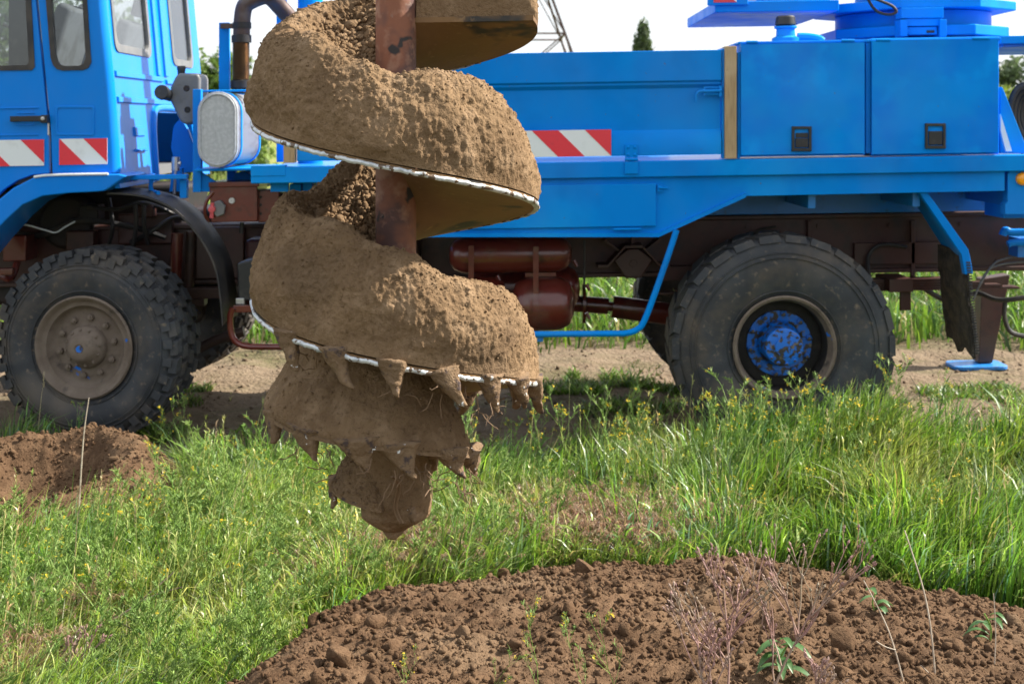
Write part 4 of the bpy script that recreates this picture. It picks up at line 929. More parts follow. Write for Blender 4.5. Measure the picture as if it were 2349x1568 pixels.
# back wall with two windows and the arch over the engine
def bw(y, z): return (XR(z) + .012, y, z)
wA = rrect(7.40, 8.12, 2.22, 2.78, .06, 4); wB = rrect(8.66, 9.18, 2.20, 2.78, .06, 4)
arch = [(8.02, 1.45), (8.04, 1.70), (8.08, 1.82), (8.16, 1.88), (8.95, 1.88), (9.02, 1.82), (9.05, 1.45)]
outl = [(CY0 + .04, 1.47), (CY0 + .04, ROOF), (CY1 - .04, ROOF), (CY1 - .04, 1.44), (9.05, 1.44)] + arch[::-1][1:-1] + [(8.02, 1.47)]
outl = [(CY0 + .04, 1.47), (CY0 + .04, ROOF), (CY1 - .04, ROOF), (CY1 - .04, 1.47), (9.055, 1.47), (9.02, 1.82), (8.95, 1.88), (8.16, 1.88), (8.08, 1.82), (8.04, 1.70), (8.02, 1.47)]
back = cpart(MB().plate(outl, [wA, wB], bw, (-.03, 0, 0)), 'back_wall', 'blue_cab', bevel=.004)
for wn in (wA, wB):
    f = cpart(MB().plate(shrink(wn, -.014), [shrink(wn, .03)], lambda a, b: Vector(bw(a, b)) + Vector((.008, 0, 0)), (-.03, 0, 0)), 'window_gasket', 'grey_plastic', back)
    cpart(MB().plate(shrink(wn, .03), [], lambda a, b: Vector(bw(a, b)) - Vector((.006, 0, 0)), (-.004, 0, 0)), 'pane', 'glass', back)
def rib(y0, y1, z0, z1, h=.014):
    vs = [bw(y0, z0), bw(y1, z0), bw(y1, z1), bw(y0, z1)]; e = .006
    top = [bw(y0 + e, z0 + e), bw(y1 - e, z0 + e), bw(y1 - e, z1 - e), bw(y0 + e, z1 - e)]
    mb = MB(); mb.add([(x - .01, y, z) for x, y, z in vs] + [(x + h, y, z) for x, y, z in top], [(4, 5, 6, 7), (0, 1, 5, 4), (1, 2, 6, 5), (2, 3, 7, 6), (3, 0, 4, 7)])
    cpart(mb, 'wall_pressing', 'blue_cab', back, .003)
rib(8.22, 8.29, 2.10, 2.9); rib(8.40, 8.47, 2.10, 2.9); rib(7.34, 8.34, 2.065, 2.105); rib(8.42, 8.85, 2.055, 2.09); rib(7.34, 9.3, 1.925, 1.965); rib(7.42, 7.96, 1.50, 1.53)
rib(7.62, 7.82, 1.74, 1.80, .01); rib(7.62, 7.82, 1.655, 1.675, .02)
mb = MB(); mb.tube(spath([bw(8.0, 1.48), bw(8.02, 1.70), bw(8.06, 1.84), bw(8.16, 1.905), bw(8.6, 1.91), bw(8.97, 1.905), bw(9.08, 1.82), bw(9.1, 1.48)], 5), .022, 10); cpart(mb, 'arch_flange', 'blue_cab', back)
# far side, roof, front, floor
fw = [[(X(150) - 1.62 + .4, 2.16), (X(150) - 1.62 + .4, 2.80), (-2.52, 2.80), (-2.44, 2.16)]]
fw = [[(-3.85, 2.14), (-3.80, 2.82), (-2.95, 2.82), (-2.90, 2.14)], [(-2.78, 2.14), (-2.78, 2.82), (-2.42, 2.82), (-2.36, 2.14)]]
cpart(MB().plate([(XR(1.5), 1.5), (XR(ROOF), ROOF), (-4.05, ROOF), (-4.22, 2.1), (-4.25, 1.2), (-3.5, 1.2), (-3.3, 1.5)], fw, lambda a, b: (a, CY1, b), (0, -.04, 0)), 'far_side_panel', 'blue_cab')
for k, q in enumerate(fw):
    cpart(MB().plate(q, [], lambda a, b: (a, CY1 - .02, b), (0, -.004, 0)), 'pane', 'glass')
cpart(MB().box(-4.05, XR(ROOF) + .02, CY0 + .01, CY1 - .01, ROOF, ROOF + .05), 'roof', 'blue_cab', bevel=.02)
cpart(MB().plate([(CY0 + .04, 1.0), (CY0 + .04, ROOF), (CY1 - .045, ROOF), (CY1 - .045, 1.0)], [rrect(7.36, 9.3, 2.0, 2.85, .1)], lambda a, b: (-4.22 + .09 * max(b - 2.0, 0), a, b), (.03, 0, 0)), 'front_wall', 'blue_cab')
cpart(MB().plate(rrect(7.36, 9.3, 2.0, 2.85, .1), [], lambda a, b: (-4.205 + .09 * max(b - 2.0, 0), a, b), (.005, 0, 0)), 'windscreen', 'glass')
cpart(MB().box(-4.18, -2.2, CY0 + .06, CY1 - .06, 1.50, 1.56), 'cab_floor', 'cabin')
for yc in (7.75, 8.92):
    mb = MB(); mb.prism([(-2.75, 1.9), (-2.60, 1.88), (-2.42, 2.46), (-2.50, 2.50)], yc - .24, yc + .24); mb.prism([(-3.2, 1.75), (-2.62, 1.72), (-2.62, 1.88), (-3.2, 1.92)], yc - .25, yc + .25); s_ = cpart(mb, 'seat', 'seat', cab, .03)
    cpart(MB().prism([(-2.47, 2.52), (-2.39, 2.50), (-2.36, 2.68), (-2.42, 2.70)], yc - .12, yc + .12), 'headrest', 'seat', s_, .02)
mb = MB()
for k in range(33):
    pass
sw = MB(); sw.tube([(-3.55 + .2 * math.cos(a) * .45, 7.75 + .2 * math.sin(a), 2.12 + .2 * math.cos(a) * .85) for a in np.linspace(0, 2 * math.pi, 33)], .014, 8); sw.tube([(-3.55, 7.75, 2.12), (-3.75, 7.75, 1.75)], .025, 8); cpart(sw, 'steering_wheel', 'black')
cpart(MB().box(-4.15, -3.7, CY0 + .1, CY1 - .1, 1.7, 2.02), 'dashboard', 'black', cab, .03)
mb = MB(); mb.tube(spath([(-2.95, CY1 + .02, 2.75), (-2.95, CY1 + .2, 2.76), (-2.95, CY1 + .24, 2.68)], 4), .012, 8); mb.tube(spath([(-2.95, CY1 + .02, 2.1), (-2.95, CY1 + .2, 2.1), (-2.95, CY1 + .24, 2.18)], 4), .012, 8); cpart(mb, 'mirror_arm', 'black')
cpart(MB().prism(rrect(-3.08, -2.86, 2.17, 2.68, .04), CY1 + .2, CY1 + .26), 'mirror', 'black', cab, .01)
# wheel arch lip below the door, step
mb = MB(); Yl = CY0 - .05
up = [(-95, 560), (-50, 505), (-8, 462), (30, 431), (75, 408), (140, 402), (225, 400), (272, 399), (290, 404)]
dn_ = [(-70, 600), (-30, 552), (12, 506), (52, 470), (98, 450), (160, 443), (222, 440), (240, 438), (262, 424)]
top_ = [P(u, v, Yl) for u, v in up]; bot_ = [P(u, v, Yl) for u, v in dn_]
vs = top_ + bot_ + [(x, Yl + .42, z) for x, y, z in top_] + [(x, Yl + .42, z) for x, y, z in bot_]; n = len(up)
fs = []
for i in range(n - 1): fs += [(i, i + 1, n + i + 1, n + i), (2 * n + i, 3 * n + i, 3 * n + i + 1, 2 * n + i + 1), (i, 2 * n + i, 2 * n + i + 1, i + 1), (n + i, n + i + 1, 3 * n + i + 1, 3 * n + i)]
fs += [(0, n, 3 * n, 2 * n), (n - 1, 3 * n - 1, 4 * n - 1, 2 * n - 1)]
mb.add(vs, fs); lip = cpart(mb, 'wheel_arch', 'blue_cab', cab, .008)
ptube('arch_trim', 'white_sticker', [(78, 406, Yl - .004), (110, 402, Yl - .006), (180, 400, Yl - .006), (248, 399, Yl - .004)], .007, lip, 8)
# dark underside of the cab: engine, gearbox, steering, hoses
eng = MB(); eng.box(-3.6, -1.95, 8.12, 8.78, .75, 1.45); eng.box(-2.3, -1.75, 8.18, 8.72, .8, 1.30); eng.lathe([(.001, -.1), (.16, -.1), (.16, .1), (.001, .1)], (-2.6, 8.05, 1.25), 20, 'y')
tb(eng, 'engine', 'dark', bevel=.03)
for k, (pts, r, m_) in enumerate([([(-20, 520, 7.9), (90, 540, 7.9), (180, 505, 7.85), (300, 520, 7.9), (380, 545, 7.95)], .016, 'black_rubber'), ([(250, 455, 7.9), (258, 520, 7.85), (250, 560, 7.9)], .012, 'black_rubber'),
        ([(300, 555, 7.9), (340, 535, 7.85), (395, 500, 7.9), (430, 505, 7.95)], .014, 'black_rubber'), ([(28, 517, 7.7), (60, 516, 7.7), (105, 528, 7.7), (128, 533, 7.7), (150, 520, 7.7), (172, 508, 7.7)], .005, 'white_sticker'),
        ([(310, 470, 7.8), (312, 520, 7.8), (300, 600, 7.85)], .013, 'black_rubber'), ([(330, 470, 7.8), (331, 520, 7.8), (340, 560, 7.85)], .013, 'black_rubber'), ([(200, 475, 7.8), (270, 480, 7.8), (330, 465, 7.85), (420, 500, 8.0)], .012, 'black_rubber'),
        ([(-30, 600, 7.8), (20, 640, 7.75), (40, 600, 7.8)], .02, 'oxide')]): ptube('hose', m_, pts, r, n=8)
for nm, u0, u1, v0, v1, Yp, d, m_ in (('steering_box', 5, 60, 540, 600, 7.75, .2, 'oxide'), ('engine_mount', 150, 215, 530, 575, 7.9, .1, 'oxide_dusty'), ('frame_plate', 270, 395, 490, 560, 7.95, .05, 'oxide_dusty'), ('bump_stop', 315, 350, 470, 500, 7.85, .1, 'oxide_dusty'),
        ('battery_tray', 448, 560, 520, 640, 7.97, .06, 'oxide_dusty'), ('air_dryer', 180, 225, 470, 515, 7.85, .14, 'dark'), ('steering_link', -40, 30, 615, 632, 7.6, .04, 'oxide')): part_box(nm, m_, u0, u1, v0, v1, Yp, d, bevel=.01)
# rubber mudguard behind the front wheel
ctr = [(246, 443), (300, 445), (350, 455), (400, 480), (445, 525), (478, 575), (497, 622), (506, 680), (512, 745)]
ys = np.linspace(7.28, 7.68, 9); q = spath([P(u, v, 7.28) for u, v in ctr], 5); V = []
for p_ in q:
    for y in ys: V.append((p_.x, y, p_.z + .012 * math.cos((y - 7.48) / .2 * 1.3) + (.008 if abs(y - 7.48) < .06 else 0)))
V = np.array(V); nq = len(q); nr_ = np.array([(0, 0, -.012)]); V[:, 2] += SH * V[:, 0]
Vb = V + np.array([-.006, 0, -.010]); G = grid_faces(nq, 9); N = len(V); rim = [i * 9 for i in range(nq)] + [(nq - 1) * 9 + j for j in range(1, 9)] + [i * 9 + 8 for i in range(nq - 2, -1, -1)] + list(range(7, 0, -1))
S_ = np.array([(rim[i], rim[(i + 1) % len(rim)], rim[(i + 1) % len(rim)] + N, rim[i] + N) for i in range(len(rim))])
me = mesh_np('mudguard', np.concatenate([V, Vb]) - np.array(TO), np.concatenate([G, G[:, ::-1] + N, S_]), smooth=True)
bm = bmesh.new(); bm.from_mesh(me); bmesh.ops.recalc_face_normals(bm, faces=bm.faces); bm.to_mesh(me); bm.free(); me.set_sharp_from_angle(angle=R_(50)); link('mudguard', me, MT['black_rubber'], truck)
ptube('mudguard_strut', 'blue', [(348, 405, 7.45), (346, 430, 7.45), (352, 440, 7.45), (364, 443, 7.4)], .012, n=8)

# between cab and platform
part_box('cab_rear_beam', 'blue', 290, 428, 401, 412, 7.36, .05, bevel=.004); part_box('cab_rear_beam', 'blue', 412, 428, 412, 455, 7.4, .05, bevel=.004)
mb = MB(); mb.prism(poly([(408, 400), (392, 338), (398, 290), (415, 270), (432, 300), (456, 372), (456, 392)], 7.75), 7.75, 7.79); tb(mb, 'cab_mount', 'blue', bevel=.004)
mb = MB(); mb.prism(poly([(395, 385), (418, 385), (418, 440), (388, 440)], 7.6), 7.6, 7.64); tb(mb, 'cab_mount', 'blue', bevel=.004)
mb = MB(); mb.tube([P(403, 360, 7.5), P(403, 392, 7.5)], .022, 10); mb.tube([P(395, 372, 7.5), P(414, 376, 7.5)], .014, 8); mb.tube([P(402, 392, 7.5), P(400, 445, 7.5)], .009, 8); tb(mb, 'air_valve', 'steel')
# expansion tank
q = [(390, 200), (403, 172), (412, 168), (455, 168), (459, 180), (459, 250), (452, 283), (425, 286), (412, 278), (388, 228)]
mb = MB(); mb.prism(poly(q, 7.5), 7.5, 7.72); et = tb(mb, 'coolant_tank', 'grey_plastic', bevel=.018)
for u, v in ((428, 203), (430, 252)): tb(MB().lathe([(.001, -.002), (.014, -.003), (.018, 0)], P(u, v, 7.5), 14), 'tank_dimple', 'dark', et)
tb(MB().tube([P(392, 222, 7.55), P(374, 213, 7.45)], [.028, .036], 18).tube([P(374, 213, 7.45), P(370, 211, 7.42)], [.042, .040], 14), 'tank_cap', 'black', et, .003)
tb(MB().lathe([(.001, .03), (.022, .03), (.026, .02), (.022, 0), (.022, -.02)], P(416, 164, 7.6), 14, 'z'), 'breather_cap', 'black', et)
# silencer on its stand
part_box('silencer_post', 'blue', 442, 461, 205, 441, 7.42, .045, bevel=.003); part_box('silencer_post', 'blue', 520, 538, 385, 425, 7.9, .045)
mb = MB(); mb.prism(poly([(462, 395), (500, 420), (500, 440), (462, 440)], 7.44), 7.44, 7.46); tb(mb, 'post_gusset', 'blue', bevel=.002)
part_box('silencer_shelf', 'blue', 445, 600, 386, 392, 7.35, .65); part_box('silencer_shelf', 'blue', 445, 590, 206, 211, 7.5, .05)
cxs, czs, hw, hh_ = X(500, 7.32), Z(297, 7.32, 500), .105, .20
def stadium(k, n=12):
    r = hw - k; o = []
    for a in range(n + 1): t = math.pi * a / n; o.append((cxs + r * math.cos(t), czs + hh_ - hw + r * math.sin(t)))
    for a in range(n + 1): t = math.pi + math.pi * a / n; o.append((cxs + r * math.cos(t), czs - hh_ + hw + r * math.sin(t)))
    return o
sil = tb(MB().prism(stadium(0), 7.33, 8.0), 'silencer', 'alu', bevel=.006)
mb = MB(); mb.prism(stadium(-.003), 7.31, 7.328); mb.plate(stadium(.006), [stadium(.016)], lambda a, b: (a, 7.302, b), (0, .007, 0)); tb(mb, 'silencer_cap', 'galv', sil, .003)
for yy_ in (7.40, 7.93): tb(MB().plate(stadium(-.006), [stadium(.002)], lambda a, b: (a, yy_, b), (0, .03, 0)), 'silencer_strap', 'blue', sil)
Ye = 7.62; ue = 554
mb = MB(); zc0 = Z(206, Ye, ue); prof = [(.046, Z(206, Ye, ue)), (.046, Z(196, Ye, ue)), (.05, Z(194, Ye, ue)), (.05, Z(186, Ye, ue)), (.046, Z(184, Ye, ue))]
tb(MB().lathe([(.05, Z(214, Ye, ue)), (.05, Z(204, Ye, ue)), (.056, Z(202, Ye, ue)), (.056, Z(186, Ye, ue)), (.048, Z(184, Ye, ue))], (X(ue - 2, Ye), Ye, 0), 24, 'z'), 'exhaust_clamp', 'clamp')
nb_ = 27; pr = []
for k in range(nb_ * 2 + 1): pr.append((.050 if k % 2 else .043, Z(184 - k * (88 / (nb_ * 2)), Ye, ue)))
tb(MB().lathe(pr, (X(ue - 1, Ye), Ye, 0), 28, 'z'), 'exhaust_bellows', 'bellows', ang=80)
tb(MB().lathe([(.055, Z(98, Ye, ue)), (.055, Z(82, Ye, ue)), (.048, Z(80, Ye, ue))], (X(ue, Ye), Ye, 0), 24, 'z'), 'exhaust_clamp', 'clamp')
ptube('exhaust_pipe', 'exhaust', [(ue, 84, Ye), (ue + 2, 40, Ye), (ue + 8, 14, Ye), (ue + 24, 2, Ye), (ue + 50, -8, Ye), (ue + 66, -6, Ye), (ue + 86, 14, Ye + .05), (ue + 112, 44, Ye + .1), (ue + 140, 90, Ye + .2)], .047, n=20)
tb(MB().lathe([(.052, Z(66, Ye, ue)), (.052, Z(52, Ye, ue))], (X(ue + 1, Ye), Ye, 0), 24, 'z'), 'exhaust_clamp', 'clamp')
part_box('exhaust_post', 'blue', 502, 526, 52, 208, 7.66, .03, bevel=.002); part_box('exhaust_bracket', 'exhaust', 505, 540, 54, 66, 7.64, .012, bevel=.002)
part_box('crane_rest_post', 'blue', 634, 655, -140, 372, 8.1, .06, bevel=.004)
tb(MB().tube([P(712, 380, 8.2), P(712, -160, 8.2)], .075, 24), 'crane_rest_column', 'blue')
# battery boxes and main switch
bb = tb(MB().prism(poly([(480, 428), (590, 424), (590, 508), (484, 510)], 7.42), 7.42, 7.72), 'battery_box', 'oxide', bevel=.006)
tb(MB().box(X(478, 7.40), X(594, 7.40), 7.405, 7.735, Z(429, 7.4, 540), Z(417, 7.4, 540)), 'battery_lid', 'oxide', bb, .005)
b2 = tb(MB().prism(poly([(592, 438), (640, 434), (640, 508), (592, 510)], 7.46), 7.46, 7.70), 'battery_box', 'oxide', bevel=.006)
tb(MB().lathe([(.001, -.008), (.016, -.008), (.018, 0)], P(532, 460, 7.42), 14), 'cable_gland', 'steel', bb)
tb(MB().prism([(X(502, 7.4) + .04 * math.cos(a), Z(478, 7.4, 502) + .048 * math.sin(a)) for a in np.linspace(.3, 2 * math.pi + .3, 7)[:-1]], 7.385, 7.415), 'main_switch', 'grey_plastic', bb, .006)
tb(MB().tube([P(487, 465, 7.38), P(485, 500, 7.38)], .011, 8).lathe([(.001, -.012), (.018, -.01), (.02, .01)], P(486, 480, 7.375), 12), 'switch_lever', 'pink', bb)
for v in (452, 470, 490): tb(MB().lathe([(.001, -.006), (.007, -.005), (.008, 0)], P(598, v, 7.46), 8), 'box_bolt', 'dark', b2)
ptube('battery_cable', 'black_rubber', [(640, 452, 7.6), (662, 446, 7.6), (668, 470, 7.65), (650, 500, 7.7)], .014, n=8); ptube('battery_cable', 'dark', [(555, 510, 7.5), (553, 535, 7.5)], .012, n=8); ptube('battery_cable', 'oxide', [(490, 440, 7.42), (474, 462, 7.42), (470, 490, 7.42), (480, 508, 7.44)], .01, n=8)
# hydraulic pump under the platform front
mb = MB(); pbox(mb, 655, 735, 412, 420, 7.5, .3); pbox(mb, 664, 690, 422, 482, 7.5, .2); pbox(mb, 694, 716, 414, 476, 7.52, .2); mb.tube([P(718, 450, 7.62), P(760, 448, 7.62)], .045, 18); pbox(mb, 640, 664, 470, 492, 7.5, .2); pbox(mb, 726, 732, 412, 490, 7.48, .3)
tb(mb, 'hydraulic_pump', 'blue', bevel=.004)
mb = MB(); pbox(mb, 575, 655, 380, 404, Y0 - .004, .06); pbox(mb, 620, 660, 405, 440, Y0 + .1, .05); tb(mb, 'platform_end_plate', 'blue', bevel=.003)
tb(MB().prism(poly([(536, 398), (560, 392), (600, 420), (600, 432), (540, 430)], 7.7), 7.7, 8.3), 'rail_step', 'blue', bevel=.004)
# red foot step, tool box and far parts near the front wheel
ptube('foot_step', 'oxide', [(534, 706, 7.35), (528, 725, 7.35), (530, 760, 7.35), (540, 782, 7.35), (562, 793, 7.35), (600, 795, 7.35), (680, 795, 7.35)], .017, n=10)
part_box('foot_step_arm', 'oxide', 534, 640, 700, 716, 7.36, .03)
mb = MB(); mb.prism(poly([(543, 604), (600, 590), (640, 590), (640, 690), (546, 690)], 7.42), 7.42, 7.72); tx = tb(mb, 'tool_box', 'black', bevel=.01)
part_box('tool_box_clip', 'steel', 540, 560, 684, 698, 7.40, .02, tx)
part_box('fuel_tank', 'oxide_dusty', 560, 960, 545, 700, 7.75, .25, bevel=.03)
ptube('exhaust_front_pipe', 'exhaust', [(455, 800, 8.1), (500, 778, 8.1), (560, 760, 8.1)], .03)

# ------------------------------------------------------------------ vegetation
rv = np.random.default_rng(21)
def blades(pos, h, wd, lean, az_, colr, droop=0.0, facing=None, curl=2.0):
    """tapering bent blades, 7 vertices each; lean = horizontal reach as a share of h"""
    n = len(pos); t = np.array([0, .36, .70, 1.0]); dx, dy = np.cos(az_), np.sin(az_)
    fa = rv.uniform(0, 2 * np.pi, n) if facing is None else facing; sx, sy = np.cos(fa), np.sin(fa)
    wf_ = np.array([.75, 1.0, .72, 0.0]); V = np.zeros((n, 7, 3)); C = np.zeros((n, 7, 3)); k = 0
    for i, tt in enumerate(t):
        reach = lean * h * tt ** curl; up = h * (tt * np.sqrt(np.clip(1 - (lean * .55) ** 2, .1, 1))) - droop * h * max(tt - .55, 0) ** 2 * 2.2
        c = pos + np.stack([dx * reach, dy * reach, up], -1)
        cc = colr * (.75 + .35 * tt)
        if i < 3:
            o = np.stack([sx, sy, 0 * sx], -1) * (wd * wf_[i] * .5)[:, None]; V[:, k] = c - o; V[:, k + 1] = c + o; C[:, k] = cc; C[:, k + 1] = cc; k += 2
        else: V[:, k] = c; C[:, k] = cc
    b_ = np.arange(n)[:, None] * 7
    Q = np.concatenate([b_ + np.array([[0, 1, 3, 2]]), b_ + np.array([[2, 3, 5, 4]])]); T = b_ + np.array([[4, 5, 6]])
    return V.reshape(-1, 3), Q, T, C.reshape(-1, 3)
def join(parts):
    V, Q, T, C = [], [], [], []; o = 0
    for v, q, t, c in parts:
        V.append(v); Q.append(q + o); T.append(t + o); C.append(c); o += len(v)
    return np.concatenate(V), np.concatenate(Q), np.concatenate(T), np.concatenate(C)
def pal(n, cols, wts, jit=.28):
    cols = np.array(cols); i = rv.choice(len(cols), n, p=np.array(wts) / sum(wts)); return np.clip(cols[i] * (1 + rv.normal(0, jit, (n, 1))) * (1 + rv.normal(0, .06, (n, 3))), .004, .9)
def edge_y(x): return 7.02 + .10 * np.sin(x * 1.7 + .6) + .22 * np.clip((x - .4) / 1.2, 0, 1) - .05 * np.clip(-x / 2, 0, 1)
def soil_free(x, y, mg=.0): return (mound_d(x, y) < -mg + .02 + .10 * vnoise(np.stack([x * 8, y * 8, 0 * x], -1), 12)) & (np.hypot(x - HC[0], y - HC[1]) > .70 + mg + .1 * vnoise(np.stack([x * 6, y * 6, 0 * x], -1), 13))
def sample(n, x0, x1, y0, y1, ok):
    out = np.zeros((0, 2))
    while len(out) < n:
        q = np.stack([rv.uniform(x0, x1, n), rv.uniform(y0, y1, n)], -1); out = np.concatenate([out, q[ok(q[:, 0], q[:, 1])]])
    q = out[:n]; return np.concatenate([q, ground_z(q[:, 0], q[:, 1])[:, None] - .004], 1)
in_view = lambda x, y: np.abs(x) < .39 * y + .55
def meadow(x, y):
    e = edge_y(x) + .18 * vnoise(np.stack([x * 2.2, y * 2.2, 0 * x], -1), 9) + .08 * rv.normal(size=len(x))
    bald = np.zeros(len(x))
    for px, py, s_ in ((.40, 5.60, .26), (.30, 5.75, .2), (-.60, 5.15, .12)): bald = np.maximum(bald, np.exp(-(((x - px) / s_) ** 2 + ((y - py) / (s_ * .8)) ** 2)))
    return in_view(x, y) & (y < e) & soil_free(x, y) & (rv.random(len(x)) > bald * .85)
GREEN = [(.20, .36, .035), (.115, .24, .025), (.28, .42, .07), (.055, .13, .02), (.16, .28, .13)]
def clump(c, x, y, seed):
    a = n2(x, y, 1.7, seed)[:, None]; b_ = n2(x, y, 6.5, seed + 1)[:, None]; d = n2(x, y, 15, seed + 2)[:, None]
    c = c * (1 + .38 * b_ + .25 * d); dry = np.clip(a * .9 - .15, 0, .45); cool = np.clip(-a - .15, 0, .5)
    c = c * (1 - dry) + dry * c.mean(1)[:, None] * np.array([1.45, 1.25, .5]); return np.clip(c * (1 - cool) + cool * c * np.array([.65, .95, 1.5]), .004, .9)
def flow(x, y, n): return 3.0 * n2(x, y, 1.4, 61) + .4 + rv.normal(0, .8, n)
def n2(x, y, s, seed): return vnoise(np.stack([x * s, y * s, 0 * x], -1), seed)
parts_ = []
# low leafy layer everywhere
p = sample(40000, -3.6, 3.6, 3.3, 7.45, meadow); n = len(p); x, y = p[:, 0], p[:, 1]
parts_.append(blades(p, rv.uniform(.04, .13, n) * (1 + .5 * n2(x, y, 2.5, 30)), rv.uniform(.005, .015, n), rv.uniform(.3, 1.4, n), rv.uniform(0, 6.28, n), clump(pal(n, GREEN, (3, 3, 2, 2, 1)), x, y, 70), .3))
# lush blades: right half and the strip beside the wheels
def right_ok(x, y):
    d = np.clip((x - .15) / .9, 0, 1) * .9 + .12 + .35 * (y > 6.1) + .25 * n2(x, y, 1.1, 31); return meadow(x, y) & (rv.random(len(x)) < d)
p = sample(34000, -3.6, 3.6, 4.4, 7.5, right_ok); n = len(p); x, y = p[:, 0], p[:, 1]
hh2 = rv.uniform(.14, .34, n) * (1 + .35 * n2(x, y, 1.3, 32) + .4 * n2(x, y, 4.5, 36)) * np.where(x > .3, 1.12, .85) * np.where((y > 6.7) & (x < .5), .8, 1)
parts_.append(blades(p, hh2, rv.uniform(.004, .0105, n), np.abs(rv.normal(.35, .25, n)), flow(x, y, n), clump(pal(n, GREEN + [(.38, .34, .12), (.24, .37, .22)], (4, 3, 2, 1.6, .8, .3, .5)), x, y, 74), .35))
# fine yellowish grass on the left half
def left_ok(x, y):
    d = np.clip((.5 - x) / .9, 0, 1) * .9 + .1; return meadow(x, y) & (rv.random(len(x)) < d) & (y < 6.75)
p = sample(46000, -3.4, 1.2, 3.35, 6.8, left_ok); n = len(p); x, y = p[:, 0], p[:, 1]
parts_.append(blades(p, rv.uniform(.08, .30, n) * (1 + .35 * n2(x, y, 1.6, 33) + .4 * n2(x, y, 5, 37)), rv.uniform(.0025, .0065, n), np.abs(rv.normal(.55, .35, n)), flow(x, y, n), clump(pal(n, [(.34, .50, .07), (.22, .39, .04), (.46, .56, .17), (.07, .15, .028), (.50, .45, .22), (.28, .42, .20)], (4, 3, 2.4, 1.6, .7, 1)), x, y, 78), .25))
# small lance shaped leaves held up among the stems, and pale straw lying in the grass
p = sample(15000, -3.4, 3.2, 3.4, 6.9, lambda x, y: meadow(x, y) & (rv.random(len(x)) < np.where(x < .4, .9, .45))); n = len(p); x, y = p[:, 0], p[:, 1]; p[:, 2] += rv.uniform(.02, .17, n) * (1 + .5 * n2(x, y, 2.2, 81))
parts_.append(blades(p, rv.uniform(.03, .075, n), rv.uniform(.006, .013, n), rv.uniform(.6, 1.6, n), rv.uniform(0, 6.28, n), clump(pal(n, [(.32, .49, .07), (.18, .35, .04), (.44, .56, .2), (.26, .42, .2)], (3, 2, 2, 1)), x, y, 84), .2))
p = sample(2600, -3.2, 3.2, 3.5, 6.9, meadow); n = len(p); x, y = p[:, 0], p[:, 1]; p[:, 2] += rv.uniform(.0, .12, n)
parts_.append(blades(p, rv.uniform(.08, .22, n), rv.uniform(.002, .0045, n), rv.uniform(.9, 1.6, n), flow(x, y, n), pal(n, [(.46, .39, .22), (.36, .27, .15), (.5, .46, .3)], (2, 1, 1)), .5))
# grass leaning over the soil from the edge
def rim_ok(x, y): d = mound_d(x, y); return (d > -.02) & (d < .13 * rv.random(len(x)) ** 2) & (n2(x, y, 5, 91) > -.15)
p = sample(1500, -.95, 2.2, 3.9, 5.5, rim_ok); n = len(p); x, y = p[:, 0], p[:, 1]; p[:, 2] = mound_h(x, y) - .01   # grass breaking through the soil's edge
parts_.append(blades(p, rv.uniform(.05, .22, n), rv.uniform(.003, .008, n), rv.uniform(.3, 1.2, n), rv.normal(-1.4, 1.2, n), clump(pal(n, GREEN + [(.40, .34, .16)], (3, 3, 2, 1.5, 1, .8)), x, y, 95), .3))
p = sample(420, -3.0, 3.0, 4.2, 7.1, meadow); n = len(p); h_s = rv.uniform(.28, .52, n); az_s = rv.normal(.4, .9, n); ln = rv.uniform(.05, .35, n)
cs = pal(n, [(.48, .50, .22), (.36, .44, .14), (.52, .44, .26)], (2, 2, 1)); parts_.append(blades(p, h_s, np.full(n, .0042), ln, az_s, cs, 0))
tip = p + np.stack([np.cos(az_s) * ln * h_s * .8, np.sin(az_s) * ln * h_s * .8, h_s * .86], -1); tip = np.repeat(tip, 7, 0); n7 = len(tip); tip[:, 2] += rv.uniform(-.04, .05, n7)   # seed heads
parts_.append(blades(tip, rv.uniform(.015, .03, n7), rv.uniform(.003, .0055, n7), rv.uniform(.3, .9, n7), rv.uniform(0, 6.28, n7), np.repeat(cs, 7, 0) * 1.05, 0))
V, Q, T, C = join(parts_)
C = np.clip(C * np.array([.98, .93, .80]), 0, .9)
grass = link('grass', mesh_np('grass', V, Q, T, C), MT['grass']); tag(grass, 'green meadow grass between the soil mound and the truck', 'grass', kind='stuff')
# dry brown seed heads in patches
parts_ = []
def near(pts):
    def ok(x, y):
        r_ = np.zeros(len(x), bool)
        for px, py, s in pts: r_ |= (np.hypot(x - px, (y - py) * .8) < s * np.abs(rv.normal(0, .55, len(x))))
        return r_ & (mound_d(x, y) < .03)
    return ok
dpatch = [(.33, 5.58, .32), (.50, 5.70, .32), (.22, 5.85, .28), (.36, 5.5, .22), (-.42, 5.42, .2), (-.62, 5.2, .16), (-.72, 5.0, .12), (-1.5, 4.75, .14), (.9, 5.7, .12), (-.2, 5.32, .1), (-1.55, 4.3, .16)]
p = sample(4200, -2.2, 2.0, 3.8, 6.4, near(dpatch)); n = len(p)
parts_.append(blades(p, rv.uniform(.10, .24, n), rv.uniform(.0015, .003, n), np.abs(rv.normal(.6, .3, n)), rv.normal(.2, 1.5, n), pal(n, [(.34, .24, .13), (.26, .16, .10), (.40, .30, .17)], (2, 1, 1)), .5))
p = sample(1700, -2.2, 2.0, 3.8, 6.4, near(dpatch)); n0 = len(p); p = np.repeat(p, 9, 0); n = len(p); az0 = np.repeat(rv.uniform(0, 6.28, n0), 9)
tip = p + np.stack([np.cos(az0) * .07, np.sin(az0) * .07, np.repeat(rv.uniform(.11, .2, n0), 9)], -1) + rv.normal(0, .006, (n, 3))
